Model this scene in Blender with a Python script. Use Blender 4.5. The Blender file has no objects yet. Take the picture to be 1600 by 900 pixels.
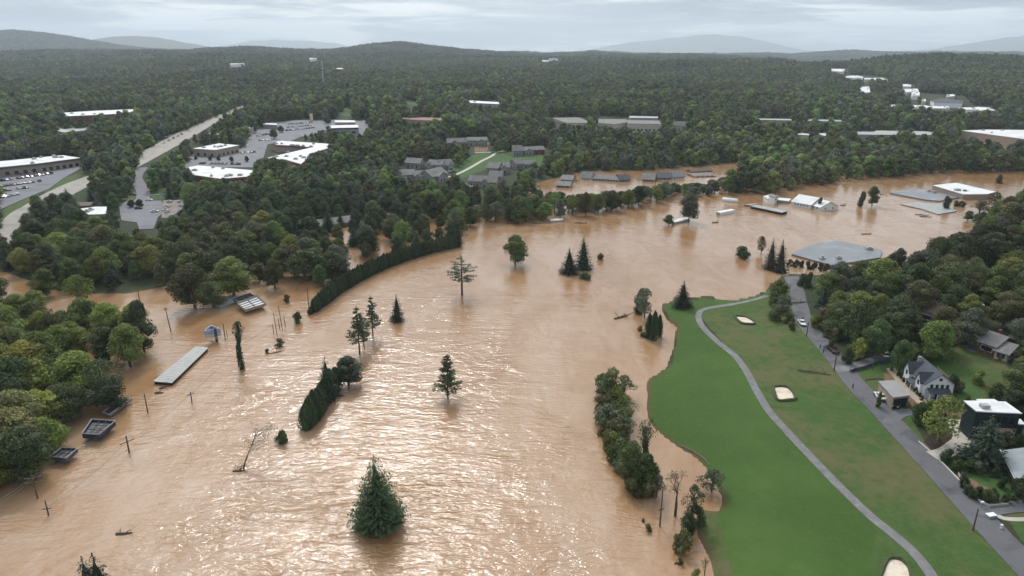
import bpy, math, random
import numpy as np
from mathutils import Vector, Matrix
R = math.radians
SC = bpy.context.scene
COL = SC.collection
# ------------------------------------------------------------------ camera, sky, sun, exposure
CAMZ = 90.0
FPX = 1077.0                      # focal length in pixels of the 1600 px wide photograph
PITCH = R(18.8)
cd = bpy.data.cameras.new('camera'); cam = bpy.data.objects.new('camera', cd); COL.objects.link(cam)
cd.sensor_width = 36.0; cd.lens = 36.0*FPX/1600.0; cd.clip_start = 1.0; cd.clip_end = 60000.0
cam.location = (0, 0, CAMZ); cam.rotation_euler = (R(90)-PITCH, 0, 0)
SC.camera = cam
SUN_EL, SUN_AZ = 47.0, -15.0      # azimuth from +Y, negative = left
sl = bpy.data.lights.new('sun', 'SUN'); sun = bpy.data.objects.new('sun', sl); COL.objects.link(sun)
sl.energy = 1.7; sl.angle = R(8.0); sl.color = (1.0, 0.97, 0.93)
sdir = Vector((math.sin(R(SUN_AZ))*math.cos(R(SUN_EL)), math.cos(R(SUN_AZ))*math.cos(R(SUN_EL)), math.sin(R(SUN_EL))))
sun.rotation_euler = sdir.to_track_quat('Z', 'Y').to_euler(); sun.location = (0, 0, 400)
SC.view_settings.view_transform = 'Standard'; SC.view_settings.look = 'None'
SC.view_settings.exposure = -0.12; SC.view_settings.gamma = 1.0; SC.view_settings.use_curve_mapping = False
cy = SC.cycles
SC.render.engine = 'CYCLES'
cy.max_bounces = 5; cy.diffuse_bounces = 2; cy.glossy_bounces = 2; cy.transmission_bounces = 1; cy.volume_bounces = 1
cy.transparent_max_bounces = 4; cy.caustics_reflective = False; cy.caustics_refractive = False
cy.sample_clamp_indirect = 4.0; cy.use_denoising = True; cy.use_adaptive_sampling = True; cy.adaptive_threshold = 0.02
try: cy.denoising_prefilter = 'ACCURATE'
except Exception: pass

def nd(nt, t, **kw):
    n = nt.nodes.new(t)
    for k, v in kw.items():
        if hasattr(n, k) and k not in ('inputs',): setattr(n, k, v)
    return n
def lk(nt, a, b): nt.links.new(a, b)
def mth(nt, op, a, b=None, clamp=False):
    n = nt.nodes.new('ShaderNodeMath'); n.operation = op; n.use_clamp = clamp
    for i, v in enumerate((a, b)):
        if v is None: continue
        if isinstance(v, (int, float)): n.inputs[i].default_value = v
        else: nt.links.new(v, n.inputs[i])
    return n.outputs[0]
def mixc(nt, f, a, b, bt='MIX'):
    n = nt.nodes.new('ShaderNodeMix'); n.data_type = 'RGBA'; n.blend_type = bt
    for s, v in ((n.inputs[0], f), (n.inputs[6], a), (n.inputs[7], b)):
        if isinstance(v, (int, float)): s.default_value = v
        elif isinstance(v, (tuple, list)): s.default_value = (*v[:3], 1)
        else: nt.links.new(v, s)
    return n.outputs[2]
def ramp(nt, fac, stops):
    n = nt.nodes.new('ShaderNodeValToRGB'); cr = n.color_ramp
    while len(cr.elements) < len(stops): cr.elements.new(0.5)
    for e, (p, c) in zip(cr.elements, stops):
        e.position = p; e.color = (*c, 1) if isinstance(c, (tuple, list)) else (c, c, c, 1)
    nt.links.new(fac, n.inputs[0]); return n.outputs[0]
def noise(nt, vec, scale, detail=3, rough=0.5, dist=0.0):
    n = nt.nodes.new('ShaderNodeTexNoise'); n.inputs['Scale'].default_value = scale
    n.inputs['Detail'].default_value = detail; n.inputs['Roughness'].default_value = rough
    n.inputs['Distortion'].default_value = dist
    if vec is not None: nt.links.new(vec, n.inputs['Vector'])
    return n.outputs[0]
def mapping(nt, vec, scale=(1, 1, 1), rot=(0, 0, 0), loc=(0, 0, 0)):
    n = nt.nodes.new('ShaderNodeMapping'); n.inputs['Scale'].default_value = scale
    n.inputs['Rotation'].default_value = rot; n.inputs['Location'].default_value = loc
    nt.links.new(vec, n.inputs['Vector']); return n.outputs[0]

w = bpy.data.worlds.new('World'); SC.world = w; w.use_nodes = True
nt = w.node_tree; nt.nodes.clear()
wo = nd(nt, 'ShaderNodeOutputWorld'); tc = nd(nt, 'ShaderNodeTexCoord')
sky = nd(nt, 'ShaderNodeTexSky'); sky.sky_type = 'NISHITA'; sky.sun_disc = False
sky.sun_elevation = R(SUN_EL); sky.sun_rotation = R(SUN_AZ); sky.air_density = 1.0; sky.dust_density = 3.0
bg1 = nd(nt, 'ShaderNodeBackground'); lk(nt, sky.outputs[0], bg1.inputs[0]); bg1.inputs[1].default_value = 0.08
# overcast deck: long soft bands of thicker and thinner cloud, with a bright thin patch round the hidden sun
dv = tc.outputs['Generated']
sep = nd(nt, 'ShaderNodeSeparateXYZ'); lk(nt, dv, sep.inputs[0])
n1 = noise(nt, mapping(nt, dv, (1.6, 1.6, 9.0)), 1.6, 5, 0.55, 0.6)
n2 = noise(nt, mapping(nt, dv, (2.2, 2.2, 26.0), loc=(3, 1, 0)), 2.2, 5, 0.6, 0.5)
cl = mth(nt, 'ADD', mth(nt, 'MULTIPLY', n1, 0.6), mth(nt, 'MULTIPLY', n2, 0.4))
ccol = ramp(nt, cl, [(0.43, (0.30, 0.39, 0.49)), (0.50, (0.62, 0.71, 0.78)), (0.56, (1.45, 1.48, 1.48))])
# brighter aloft than at the horizon
up = mth(nt, 'MULTIPLY', sep.outputs[2], 1.0, True)
aloft = ramp(nt, up, [(0.0, (0.86, 0.90, 0.96)), (0.05, (0.98, 0.99, 1.0)), (0.5, (1.05, 1.05, 1.05)), (1.0, (1.05, 1.05, 1.05))])
ccol = mixc(nt, 1.0, ccol, aloft, 'MULTIPLY')
def glow(dirv, power, amt):
    d = nd(nt, 'ShaderNodeVectorMath', operation='DOT_PRODUCT'); nrm = nd(nt, 'ShaderNodeVectorMath', operation='NORMALIZE')
    lk(nt, dv, nrm.inputs[0]); lk(nt, nrm.outputs[0], d.inputs[0]); d.inputs[1].default_value = dirv
    return mth(nt, 'MULTIPLY', mth(nt, 'POWER', mth(nt, 'MAXIMUM', d.outputs['Value'], 0.0), power), amt)
g = mth(nt, 'ADD', mth(nt, 'ADD', glow(tuple(sdir), 22.0, 7.0), glow(tuple(sdir), 4.0, 0.35)), glow(tuple(Vector((0.05, 1, 0.085)).normalized()), 90.0, 0.28))
gc = nd(nt, 'ShaderNodeCombineColor'); 
for i, k in enumerate((1.0, 0.97, 0.92)): lk(nt, mth(nt, 'MULTIPLY', g, k), gc.inputs[i])
ccol = mixc(nt, 1.0, ccol, gc.outputs[0], 'ADD')
bg2 = nd(nt, 'ShaderNodeBackground'); lk(nt, ccol, bg2.inputs[0]); bg2.inputs[1].default_value = 1.0
mx = nd(nt, 'ShaderNodeMixShader'); mx.inputs[0].default_value = 0.9
lk(nt, bg1.outputs[0], mx.inputs[1]); lk(nt, bg2.outputs[0], mx.inputs[2]); lk(nt, mx.outputs[0], wo.inputs[0])

# ------------------------------------------------------------------ projection helpers
CP, SP = math.cos(PITCH), math.sin(PITCH)
def raydir(px, py):
    u = (px-800)/FPX; v = (py-450)/FPX
    return u, CP - v*SP, -(SP + v*CP)
def at_z(px, py, z=0.0):
    u, f, d = raydir(px, py); t = (z-CAMZ)/d
    return (u*t, f*t)
def proj(X, Y, Z):
    Zr = Z-CAMZ; dep = Y*CP - Zr*SP; upv = Y*SP + Zr*CP
    dep = np.maximum(dep, 1e-3) if isinstance(dep, np.ndarray) else max(dep, 1e-3)
    return 800 + FPX*X/dep, 450 - FPX*upv/dep
def smooth(a, b, x):
    t = np.clip((x-a)/(b-a), 0, 1); return t*t*(3-2*t)
def _hash(i, j, s):
    n = (i.astype(np.int64)*374761393 + j.astype(np.int64)*668265263 + s*1442695041) & 0xffffffff
    n = ((n ^ (n >> 13))*1274126177) & 0xffffffff
    return ((n ^ (n >> 16)) & 0xffff)/65535.0
def vnoise(x, y, s=0):
    x = np.asarray(x, float); y = np.asarray(y, float)
    i = np.floor(x); j = np.floor(y); fx = x-i; fy = y-j
    fx = fx*fx*(3-2*fx); fy = fy*fy*(3-2*fy)
    a = _hash(i, j, s); b = _hash(i+1, j, s); c = _hash(i, j+1, s); d = _hash(i+1, j+1, s)
    return (a*(1-fx)+b*fx)*(1-fy) + (c*(1-fx)+d*fx)*fy
def fbm(x, y, s=0, o=4):
    r = 0; a = 0.5; t = 0
    for k in range(o):
        r = r + a*vnoise(x*2**k, y*2**k, s+k); t += a; a *= 0.5
    return r/t
def inpoly(x, y, poly):
    x = np.asarray(x, float); y = np.asarray(y, float); c = np.zeros(x.shape, bool)
    n = len(poly); j = n-1
    for i in range(n):
        xi, yi = poly[i]; xj, yj = poly[j]
        if yi != yj:
            c ^= ((yi > y) != (yj > y)) & (x < (xj-xi)*(y-yi)/(yj-yi)+xi)
        j = i
    return c
def polydist(x, y, poly):
    best = np.full(x.shape, 1e18); n = len(poly)
    for i in range(n):
        x0, y0 = poly[i]; x1, y1 = poly[(i+1) % n]
        dx, dy = x1-x0, y1-y0; L = dx*dx+dy*dy+1e-9
        t = np.clip(((x-x0)*dx+(y-y0)*dy)/L, 0, 1)
        best = np.minimum(best, (x-x0-t*dx)**2+(y-y0-t*dy)**2)
    return np.sqrt(best)

# ------------------------------------------------------------------ terrain
FLOOD_PX = [(-900, 415), (0, 420), (25, 432), (45, 440), (85, 454), (140, 461), (200, 459), (262, 448), (330, 440), (400, 428), (440, 415),
 (452, 380), (500, 366), (560, 345), (600, 338), (650, 338), (700, 345), (740, 340), (790, 330), (812, 312), (820, 297), (845, 284),
 (900, 270), (960, 266), (1020, 266), (1100, 259), (1165, 253), (1190, 262), (1225, 280), (1270, 279), (1330, 272), (1400, 268),
 (1440, 258), (1455, 240), (1480, 224), (1540, 218), (1600, 214), (2100, 205), (2100, 280), (1800, 296), (1640, 292), (1640, 312),
 (1610, 325), (1590, 345), (1575, 362), (1555, 380), (1535, 396), (1500, 412), (1465, 424), (1420, 434), (1370, 438), (1320, 440), (1290, 441), (1265, 443), (1240, 438),
 (1218, 441), (1200, 452), (1196, 462), (1170, 470), (1145, 475), (1122, 473), (1112, 466), (1062, 468), (1038, 476), (1036, 486), (1044, 500), (1060, 513), (1058, 525),
 (1054, 545), (1050, 560), (1042, 575), (1030, 585), (1016, 591), (1011, 605), (1010, 630), (1012, 652), (1022, 668), (1040, 682), (1062, 697),
 (1085, 712), (1106, 728), (1112, 745), (1124, 762), (1131, 785), (1127, 797), (1112, 799), (1100, 797), (1088, 806), (1086, 825), (1096, 850), (1112, 885),
 (1128, 930), (1150, 1050), (1230, 1500), (-3600, 1500), (-3600, 415)]
FLOOD = [at_z(*p) for p in FLOOD_PX]
NR, NC = 620, 860
LR0, LR1 = math.log(34.0), math.log(34000.0)
T0, T1 = R(-60), R(60)
_r = np.exp(np.linspace(LR0, LR1, NR)); _t = np.linspace(T0, T1, NC)
RR, TT = np.meshgrid(_r, _t, indexing='ij')
GX, GY = RR*np.sin(TT), RR*np.cos(TT)
# treeline of the photograph: (px x, px y) -> height the land climbs to at 5 km
TLX = np.array([-800, 0, 130, 300, 400, 520, 740, 900, 1100, 1200, 1260, 1330, 1450, 1600, 2400.])
TLY = np.array([84, 84, 82, 79, 79, 83, 83, 85, 87, 92, 98, 99, 93, 92, 90.])
def bump(x, y, px, dist, z, sx, sy):
    az = math.atan((px-800)/FPX*CP)
    cx, cyy = dist*math.sin(az), dist*math.cos(az)
    ca, sa = math.cos(az), math.sin(az)
    a = (x-cx)*ca - (y-cyy)*sa; b = (x-cx)*sa + (y-cyy)*ca
    return z*np.exp(-(a/sx)**2*0.5 - (b/sy)**2*0.5)
def landheight(x, y, sd):
    d = np.maximum(sd, 0)
    r = np.hypot(x, y)
    h = 0.10*np.minimum(d, 6) + 0.022*np.clip(d-6, 0, 500) 
    h = np.minimum(h, 11 + 0*h)
    h = h + 0.5*(vnoise(x/40, y/40, 5)-0.5)*smooth(10, 60, d)
    far = smooth(900, 5200, r)
    pxx = 800 + FPX*x/np.maximum(y*CP, 1)
    tl = np.interp(pxx, TLX, TLY)
    target = CAMZ + (83.4 - tl)/FPX*5000 - 16
    h = h + far*(target-8) + smooth(700, 2600, r)*34*(fbm(x/620, y/620, 11, 4)-0.5)*2*smooth(1.0, 0.0, smooth(1180, 1300, pxx)*smooth(6000, 3000, r)*smooth(1620, 1540, pxx)*0.9)
    h = h + bump(x, y, 608, 4600, 50, 190, 420) + bump(x, y, 655, 4700, 28, 260, 420) + bump(x, y, 700, 4800, 16, 420, 500)
    h = h + bump(x, y, 1560, 2700, 34, 560, 330) + bump(x, y, 1420, 2900, 24, 300, 260)
    h = h + bump(x, y, 20, 9300, 125, 560, 700) + bump(x, y, 95, 9500, 55, 420, 700) + bump(x, y, -150, 9300, 110, 900, 900)
    h = h + bump(x, y, 205, 16500, 235, 800, 1200) + bump(x, y, 265, 16800, 110, 700, 1100) + bump(x, y, 160, 16500, 40, 700, 1100)
    h = h + bump(x, y, 430, 31000, 330, 1700, 2600) + bump(x, y, 510, 31000, 230, 1600, 2600) + bump(x, y, 370, 31000, 60, 1500, 2600)
    h = h + bump(x, y, 1100, 31000, 540, 1500, 2600) + bump(x, y, 985, 31000, 380, 1400, 2600) + bump(x, y, 1180, 31000, 300, 1500, 2600)
    h = h + bump(x, y, 1300, 8200, 45, 560, 700) + bump(x, y, 1360, 8800, 35, 700, 700) + bump(x, y, 1500, 9500, 40, 1000, 800)
    h = h + bump(x, y, 1700, 30000, 760, 2600, 3500)
    h = h + 30*(fbm(x/260, y/260, 23, 3)-0.5)*smooth(2200, 6000, r)
    h = h + 60*(fbm(x/900, y/900, 29, 3)-0.5)*smooth(7000, 11000, r) + 260*(fbm(x/2600, y/2600, 31, 4)-0.5)*smooth(20000, 30000, r)
    h = h + 15*np.exp(-((x-345)/120)**2*0.5-((y-300)/110)**2*0.5) + 5*np.exp(-((x-190)/45)**2*0.5-((y-225)/60)**2*0.5)
    return h
def signed(x, y):
    """metres from the flood's edge: positive on land"""
    wx = x + 1.2*(fbm(x/9, y/9, 41, 2)-0.5)*2; wy = y + 1.2*(fbm(x/9, y/9, 47, 2)-0.5)*2
    near = (x > -60) & (x < 160) & (y > 40) & (y < 320)
    k = np.where(near, 0.6, 1.0)
    wx = x + (wx-x)*k; wy = y + (wy-y)*k
    d = polydist(wx, wy, FLOOD); i = inpoly(wx, wy, FLOOD)
    return np.where(i, -d, d)
SD = signed(GX.ravel(), GY.ravel()).reshape(GX.shape)
GH = np.where(SD > 0, landheight(GX, GY, SD), np.maximum(SD*0.22, -4.0))
def _interp(G, x, y):
    x = np.asarray(x, float); y = np.asarray(y, float)
    r = np.clip(np.hypot(x, y), 34.1, 33000); t = np.clip(np.arctan2(x, y), T0+1e-4, T1-1e-4)
    fi = (np.log(r)-LR0)/(LR1-LR0)*(NR-1); fj = (t-T0)/(T1-T0)*(NC-1)
    i = np.minimum(fi.astype(int), NR-2); j = np.minimum(fj.astype(int), NC-2); a = fi-i; b = fj-j
    return (G[i, j]*(1-a)+G[i+1, j]*a)*(1-b) + (G[i, j+1]*(1-a)+G[i+1, j+1]*a)*b
def hgt(x, y): return _interp(GH, x, y)
def sdist(x, y): return _interp(SD, x, y)
_ts = np.exp(np.linspace(math.log(60), math.log(14000), 1500))
def at(px, py, dz=0.0):
    """the point of the land (or the water) seen at a pixel of the photograph; dz = height of the thing over it"""
    u, f, d = raydir(px, py)
    X = u*_ts; Y = f*_ts; Z = CAMZ + d*_ts
    H = np.maximum(hgt(X, Y), 0.0) + dz
    k = np.nonzero(Z < H)[0]
    if len(k) == 0: t = _ts[-1]
    else:
        k = k[0]
        if k == 0: t = _ts[0]
        else:
            a = Z[k-1]-H[k-1]; b = Z[k]-H[k]; s = a/(a-b); t = _ts[k-1]*(1-s)+_ts[k]*s
    x, y = u*t, f*t
    return Vector((x, y, max(float(hgt(x, y)), 0.0)))
def ground(x, y): return float(max(hgt(x, y), 0.0))
# ------------------------------------------------------------------ mesh helpers
def tag(o, label=None, cat=None, group=None, kind=None):
    if label: o['label'] = label
    if cat: o['category'] = cat
    if group: o['group'] = group
    if kind: o['kind'] = kind
    return o
def empty(name, loc, rz=0.0, label=None, cat=None, group=None):
    o = bpy.data.objects.new(name, None); COL.objects.link(o); o.location = loc; o.rotation_euler = (0, 0, rz)
    o.empty_display_size = 0.5
    return tag(o, label, cat, group)
def npmesh(name, verts, faces, mats, smooth_=False, attrs=None, link=True, matidx=None):
    """verts (N,3) array; faces (M,k) array or list of tuples"""
    me = bpy.data.meshes.new(name); verts = np.asarray(verts, dtype=np.float32)
    if isinstance(faces, np.ndarray):
        k = faces.shape[1]; m = faces.shape[0]
        me.vertices.add(len(verts)); me.vertices.foreach_set('co', verts.ravel())
        me.loops.add(m*k); me.loops.foreach_set('vertex_index', faces.astype(np.int32).ravel())
        me.polygons.add(m); me.polygons.foreach_set('loop_start', np.arange(0, m*k, k, dtype=np.int32))
        try: me.polygons.foreach_set('loop_total', np.full(m, k, dtype=np.int32))
        except Exception: pass
    else:
        me.from_pydata(verts.tolist(), [], faces)
    if matidx is not None: me.polygons.foreach_set('material_index', np.asarray(matidx, dtype=np.int32))
    me.polygons.foreach_set('use_smooth', np.full(len(me.polygons), bool(smooth_)))
    for k_, (dom, arr) in (attrs or {}).items():
        a = me.attributes.new(k_, 'FLOAT', dom); a.data.foreach_set('value', np.asarray(arr, dtype=np.float32))
    me.update(calc_edges=True)
    for m_ in (mats if isinstance(mats, (list, tuple)) else [mats]): me.materials.append(m_)
    o = bpy.data.objects.new(name, me)
    if link: COL.objects.link(o)
    return o
class MB:
    def __init__(s): s.v = []; s.f = []; s.mi = []
    def add(s, vs, fs, mi=0):
        n = len(s.v); s.v += [tuple(v) for v in vs]; s.f += [tuple(i+n for i in f) for f in fs]; s.mi += [mi]*len(fs); return s
    def box(s, x0, x1, y0, y1, z0, z1, mi=0, M=None):
        vs = [(x0,y0,z0),(x1,y0,z0),(x1,y1,z0),(x0,y1,z0),(x0,y0,z1),(x1,y0,z1),(x1,y1,z1),(x0,y1,z1)]
        if M is not None: vs = [tuple(M @ Vector(v)) for v in vs]
        return s.add(vs, [(0,3,2,1),(4,5,6,7),(0,1,5,4),(1,2,6,5),(2,3,7,6),(3,0,4,7)], mi)
    def prism(s, pts, z0, z1, mi=0, top=True, bot=True):
        a = sum(pts[i][0]*pts[(i+1)%len(pts)][1]-pts[(i+1)%len(pts)][0]*pts[i][1] for i in range(len(pts)))
        if a < 0: pts = pts[::-1]
        n = len(pts)
        z0 = z0 if hasattr(z0, '__len__') else [z0]*n; z1 = z1 if hasattr(z1, '__len__') else [z1]*n
        vs = [(p[0],p[1],z) for p, z in zip(pts, z0)] + [(p[0],p[1],z) for p, z in zip(pts, z1)]
        fs = [(i,(i+1)%n,n+(i+1)%n,n+i) for i in range(n)]
        if bot: fs.append(tuple(range(n-1,-1,-1)))
        if top: fs.append(tuple(range(n,2*n)))
        return s.add(vs, fs, mi)
    def tube(s, pts, rads, n=6, mi=0, cap=True):
        pts = [Vector(p) for p in pts]
        if not hasattr(rads, '__len__'): rads = [rads]*len(pts)
        base = len(s.v); 
        for k, p in enumerate(pts):
            d = (pts[min(k+1, len(pts)-1)]-pts[max(k-1, 0)])
            if d.length < 1e-9: d = Vector((0, 0, 1))
            d.normalize(); a = d.cross(Vector((0, 0, 1)) if abs(d.z) < 0.9 else Vector((1, 0, 0))).normalized(); b = d.cross(a)
            for j in range(n):
                t = 2*math.pi*j/n; s.v.append(tuple(p + (a*math.cos(t)+b*math.sin(t))*rads[k]))
        for k in range(len(pts)-1):
            for j in range(n):
                q = base+k*n; s.f.append((q+j, q+(j+1) % n, q+n+(j+1) % n, q+n+j)); s.mi.append(mi)
        if cap:
            s.f.append(tuple(base+j for j in range(n-1, -1, -1))); s.mi.append(mi)
            s.f.append(tuple(base+(len(pts)-1)*n+j for j in range(n))); s.mi.append(mi)
        return s
    def quad(s, a, b, c, d, mi=0): return s.add([a, b, c, d], [(0, 1, 2, 3)], mi)
    def build(s, name, mats, parent=None, smooth_=False, link=True):
        o = npmesh(name, np.array(s.v, dtype=np.float32).reshape(-1, 3), s.f, mats, smooth_, link=link, matidx=s.mi if len(s.f) else None)
        if parent is not None: o.parent = parent
        return o

# ------------------------------------------------------------------ materials
def newmat(name):
    m = bpy.data.materials.new(name); m.use_nodes = True; t = m.node_tree; t.nodes.clear()
    o = t.nodes.new('ShaderNodeOutputMaterial'); b = t.nodes.new('ShaderNodeBsdfPrincipled'); t.links.new(b.outputs[0], o.inputs[0])
    return m, t, b, o
_mc = {}
def mat(name, col, rough=0.7, var=0.15, scale=0.6, bump=0.0, metal=0.0, spec=0.4, streak=0.0, stain=None):
    if name in _mc: return _mc[name]
    m, t, b, o = newmat(name); g = nd(t, 'ShaderNodeNewGeometry'); p = g.outputs['Position']
    n = noise(t, p, scale, 4, 0.6); n2 = noise(t, p, scale*7, 3, 0.6)
    f = mth(t, 'ADD', mth(t, 'MULTIPLY', n, 0.65), mth(t, 'MULTIPLY', n2, 0.35))
    lo = tuple(c*(1-var*1.6) for c in col); hi = tuple(min(1, c*(1+var*1.6)) for c in col)
    c = ramp(t, f, [(0.3, lo), (0.7, hi)])
    if stain:
        sn = noise(t, mapping(t, p, (1, 1, 0.3)), scale*0.6, 5, 0.65, 0.4)
        c = mixc(t, ramp(t, sn, [(0.5, 0.0), (0.68, 0.75)]), c, stain)
    lk(t, c, b.inputs['Base Color']); b.inputs['Roughness'].default_value = rough; b.inputs['Metallic'].default_value = metal
    b.inputs['Specular IOR Level'].default_value = spec
    if bump:
        bn = nd(t, 'ShaderNodeBump'); bn.inputs['Strength'].default_value = bump; bn.inputs['Distance'].default_value = 0.1
        lk(t, n2, bn.inputs['Height']); lk(t, bn.outputs[0], b.inputs['Normal'])
    _mc[name] = m; return m

def attr(t, name):
    a = t.nodes.new('ShaderNodeAttribute'); a.attribute_name = name; return a.outputs['Fac']

# --- land material: painted by what grows or lies there (attributes are ground cover, not light)
def land_material():
    m, t, b, o = newmat('land'); g = nd(t, 'ShaderNodeNewGeometry'); p = g.outputs['Position']
    nA = noise(t, p, 0.035, 5, 0.6); nB = noise(t, p, 0.35, 5, 0.65); nC = noise(t, p, 2.2, 4, 0.7)
    nD = noise(t, p, 0.012, 4, 0.6)
    mixn = mth(t, 'ADD', mth(t, 'MULTIPLY', nB, 0.55), mth(t, 'MULTIPLY', nC, 0.45))
    wood = ramp(t, mixn, [(0.30, (0.018, 0.026, 0.013)), (0.5, (0.032, 0.048, 0.020)), (0.72, (0.055, 0.062, 0.030))])
    wood = mixc(t, ramp(t, nA, [(0.4, 0.0), (0.7, 0.6)]), wood, (0.050, 0.045, 0.030))
    # rough grass: olive with tan, thin and weedy patches
    rg = ramp(t, mixn, [(0.28, (0.034, 0.068, 0.018)), (0.5, (0.056, 0.096, 0.026)), (0.75, (0.088, 0.116, 0.040))])
    rg = mixc(t, ramp(t, mth(t, 'ADD', mth(t, 'MULTIPLY', nA, 0.7), mth(t, 'MULTIPLY', nB, 0.3)), [(0.46, 0.0), (0.60, 0.8)]), rg, (0.120, 0.105, 0.052))
    rg = mixc(t, ramp(t, noise(t, mapping(t, p, (1, 0.5, 1), rot=(0, 0, 0.4)), 0.10, 4, 0.7), [(0.5, 0.0), (0.72, 0.6)]), rg, (0.040, 0.105, 0.022))
    # mown fairway: even deep green with faint lighter mowing and blotches
    fw = ramp(t, mixn, [(0.30, (0.042, 0.088, 0.017)), (0.55, (0.058, 0.114, 0.022)), (0.80, (0.086, 0.146, 0.034))])
    fw = mixc(t, ramp(t, nA, [(0.45, 0.0), (0.62, 0.55)]), fw, (0.092, 0.142, 0.038))
    fw = mixc(t, ramp(t, nD, [(0.44, 0.7), (0.56, 0.0)]), fw, (0.042, 0.080, 0.019))
    st = nd(t, 'ShaderNodeTexWave'); st.inputs['Scale'].default_value = 0.11; st.inputs['Distortion'].default_value = 1.5
    st.inputs['Detail'].default_value = 2.0; st.inputs['Detail Scale'].default_value = 0.4
    lk(t, mapping(t, p, rot=(0, 0, -0.42)), st.inputs['Vector'])
    fw = mixc(t, ramp(t, noise(t, p, 0.9, 3, 0.7), [(0.55, 0.0), (0.75, 0.5)]), fw, (0.095, 0.130, 0.040))
    lawn = ramp(t, mixn, [(0.30, (0.030, 0.075, 0.018)), (0.7, (0.075, 0.125, 0.040))])
    dirt = ramp(t, mixn, [(0.30, (0.11, 0.072, 0.045)), (0.7, (0.24, 0.155, 0.095))])
    bed = ramp(t, mixn, [(0.30, (0.022, 0.016, 0.012)), (0.7, (0.060, 0.044, 0.033))])
    c = wood
    for a_, cc in (('rough', rg), ('lawn', lawn), ('fair', fw), ('dirt', dirt), ('bed', bed)):
        f = attr(t, a_); f = mth(t, 'ADD', f, mth(t, 'MULTIPLY', mth(t, 'SUBTRACT', nB, 0.5), 0.5))
        c = mixc(t, ramp(t, f, [(0.36, 0.0), (0.58, 1.0)]), c, cc)
    # wet silt at the waterline
    c = mixc(t, attr(t, 'silt'), c, (0.10, 0.070, 0.038))
    lk(t, c, b.inputs['Base Color']); b.inputs['Roughness'].default_value = 0.9; b.inputs['Specular IOR Level'].default_value = 0.15
    bn = nd(t, 'ShaderNodeBump'); bn.inputs['Strength'].default_value = 0.6; bn.inputs['Distance'].default_value = 0.25
    lk(t, nC, bn.inputs['Height']); lk(t, bn.outputs[0], b.inputs['Normal'])
    return m

# ground cover zones, as they are seen (pixels of the photograph)
Z_ROUGH = [[(1190,460),(1240,440),(1262,500),(1310,560),(1350,610),(1405,670),(1500,780),(1700,960),(1500,960),(1460,895),(1380,830),(1290,745),(1210,660),(1165,575),(1090,490),(1100,470)],
           [(1075,640),(1100,900),(1140,1000),(1500,1000),(1460,900),(1400,842),(1370,860),(1330,905),(1200,905),(1150,830),(1128,770),(1105,740)],
           [(60,290),(130,268),(210,240),(230,236),(150,285),(100,305),(70,300)], [(232,262),(262,262),(268,305),(225,305)], [(165,318),(200,295),(215,300),(210,310),(180,322)],
           [(28,308),(62,306),(60,318),(0,350),(0,335)], [(188,232),(230,228),(262,218),(240,212),(190,222)],
           [(1335,575),(1368,565),(1412,585),(1400,600),(1345,600)], [(1420,560),(1500,540),(1560,560),(1600,600),(1560,640),(1500,620),(1440,590)],
           [(1480,545),(1560,535),(1590,560),(1540,580)], [(1565,800),(1700,790),(1700,930),(1640,890)], [(1345,600),(1390,605),(1410,660),(1400,664)], [(1393,640),(1440,640),(1430,665),(1450,700),(1420,680)]]
Z_ROUGH.append([(1330,775),(1400,835),(1385,880),(1335,870)])
Z_FAIR = [[(1036,478),(1060,470),(1112,466),(1120,474),(1094,486),(1098,512),(1125,535),(1165,578),(1200,645),(1255,708),(1330,785),(1372,830),(1350,900),(1340,1000),(1190,1000),(1140,880),(1120,800),(1128,780),
           (1112,745),(1090,715),(1030,678),(1012,650),(1011,600),(1050,570),(1060,520)]]
Z_LAWN = [[(532,168),(552,170),(546,182),(534,180)], [(632,158),(655,160),(656,165),(633,163)], [(734,243),(772,236),(800,238),(852,243),(852,256),(800,258),(765,262),(722,278),(705,266)], [(1498,722),(1530,712),(1572,750),(1590,778),(1545,782),(1500,745)],
          [(1338,575),(1412,566),(1412,584),(1350,592)], [(1472,596),(1500,590),(1535,600),(1530,625),(1500,628),(1480,612)], [(1578,812),(1700,805),(1700,930),(1600,850)],
          [(212,300),(245,300),(262,312),(225,312)], [(800,240),(905,243),(905,262),(820,262)], [(570,200),(582,200),(582,212),(572,212)], [(78,292),(150,268),(165,275),(105,300)]]
Z_DIRT = [[(742,222),(765,222),(762,236),(742,238)], [(1385,575),(1412,585),(1455,640),(1442,650),(1380,592)], [(1475,655),(1506,676),(1502,690),(1450,700),(1440,690)], [(1405,672),(1440,690),(1470,735),(1440,712)],
          [(1470,215),(1600,219),(1600,228),(1470,226)], [(1490,740),(1520,750),(1580,790),(1540,795)], [(1465,640),(1520,650),(1505,662)]]
Z_BED = [[(1440,690),(1465,668),(1504,686),(1498,703),(1465,712)], [(1500,750),(1530,780),(1590,780),(1595,792),(1545,797),(1505,775)]]
PX0, PY0 = proj(GX, GY, np.maximum(GH, 0))
def zone(polys, feather=1.5):
    f = np.zeros(GX.shape)
    vis = (PX0 > -200) & (PX0 < 1800) & (RR < 2500)
    for p in polys: f[vis] = np.maximum(f[vis], inpoly(PX0[vis], PY0[vis], p).astype(float))
    for _ in range(1):
        f[1:-1, 1:-1] = (f[1:-1, 1:-1]*2 + f[:-2, 1:-1]+f[2:, 1:-1]+f[1:-1, :-2]+f[1:-1, 2:])/6
    return f
A_ROUGH, A_FAIR, A_LAWN, A_DIRT, A_BED = (zone(z) for z in (Z_ROUGH, Z_FAIR, Z_LAWN, Z_DIRT, Z_BED))
SILT = smooth(1.6, 0.1, SD)*(SD > -6)*smooth(.25, .7, vnoise(GX/3.5, GY/3.5, 61))
idx = np.arange(NR*NC).reshape(NR, NC)
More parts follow.
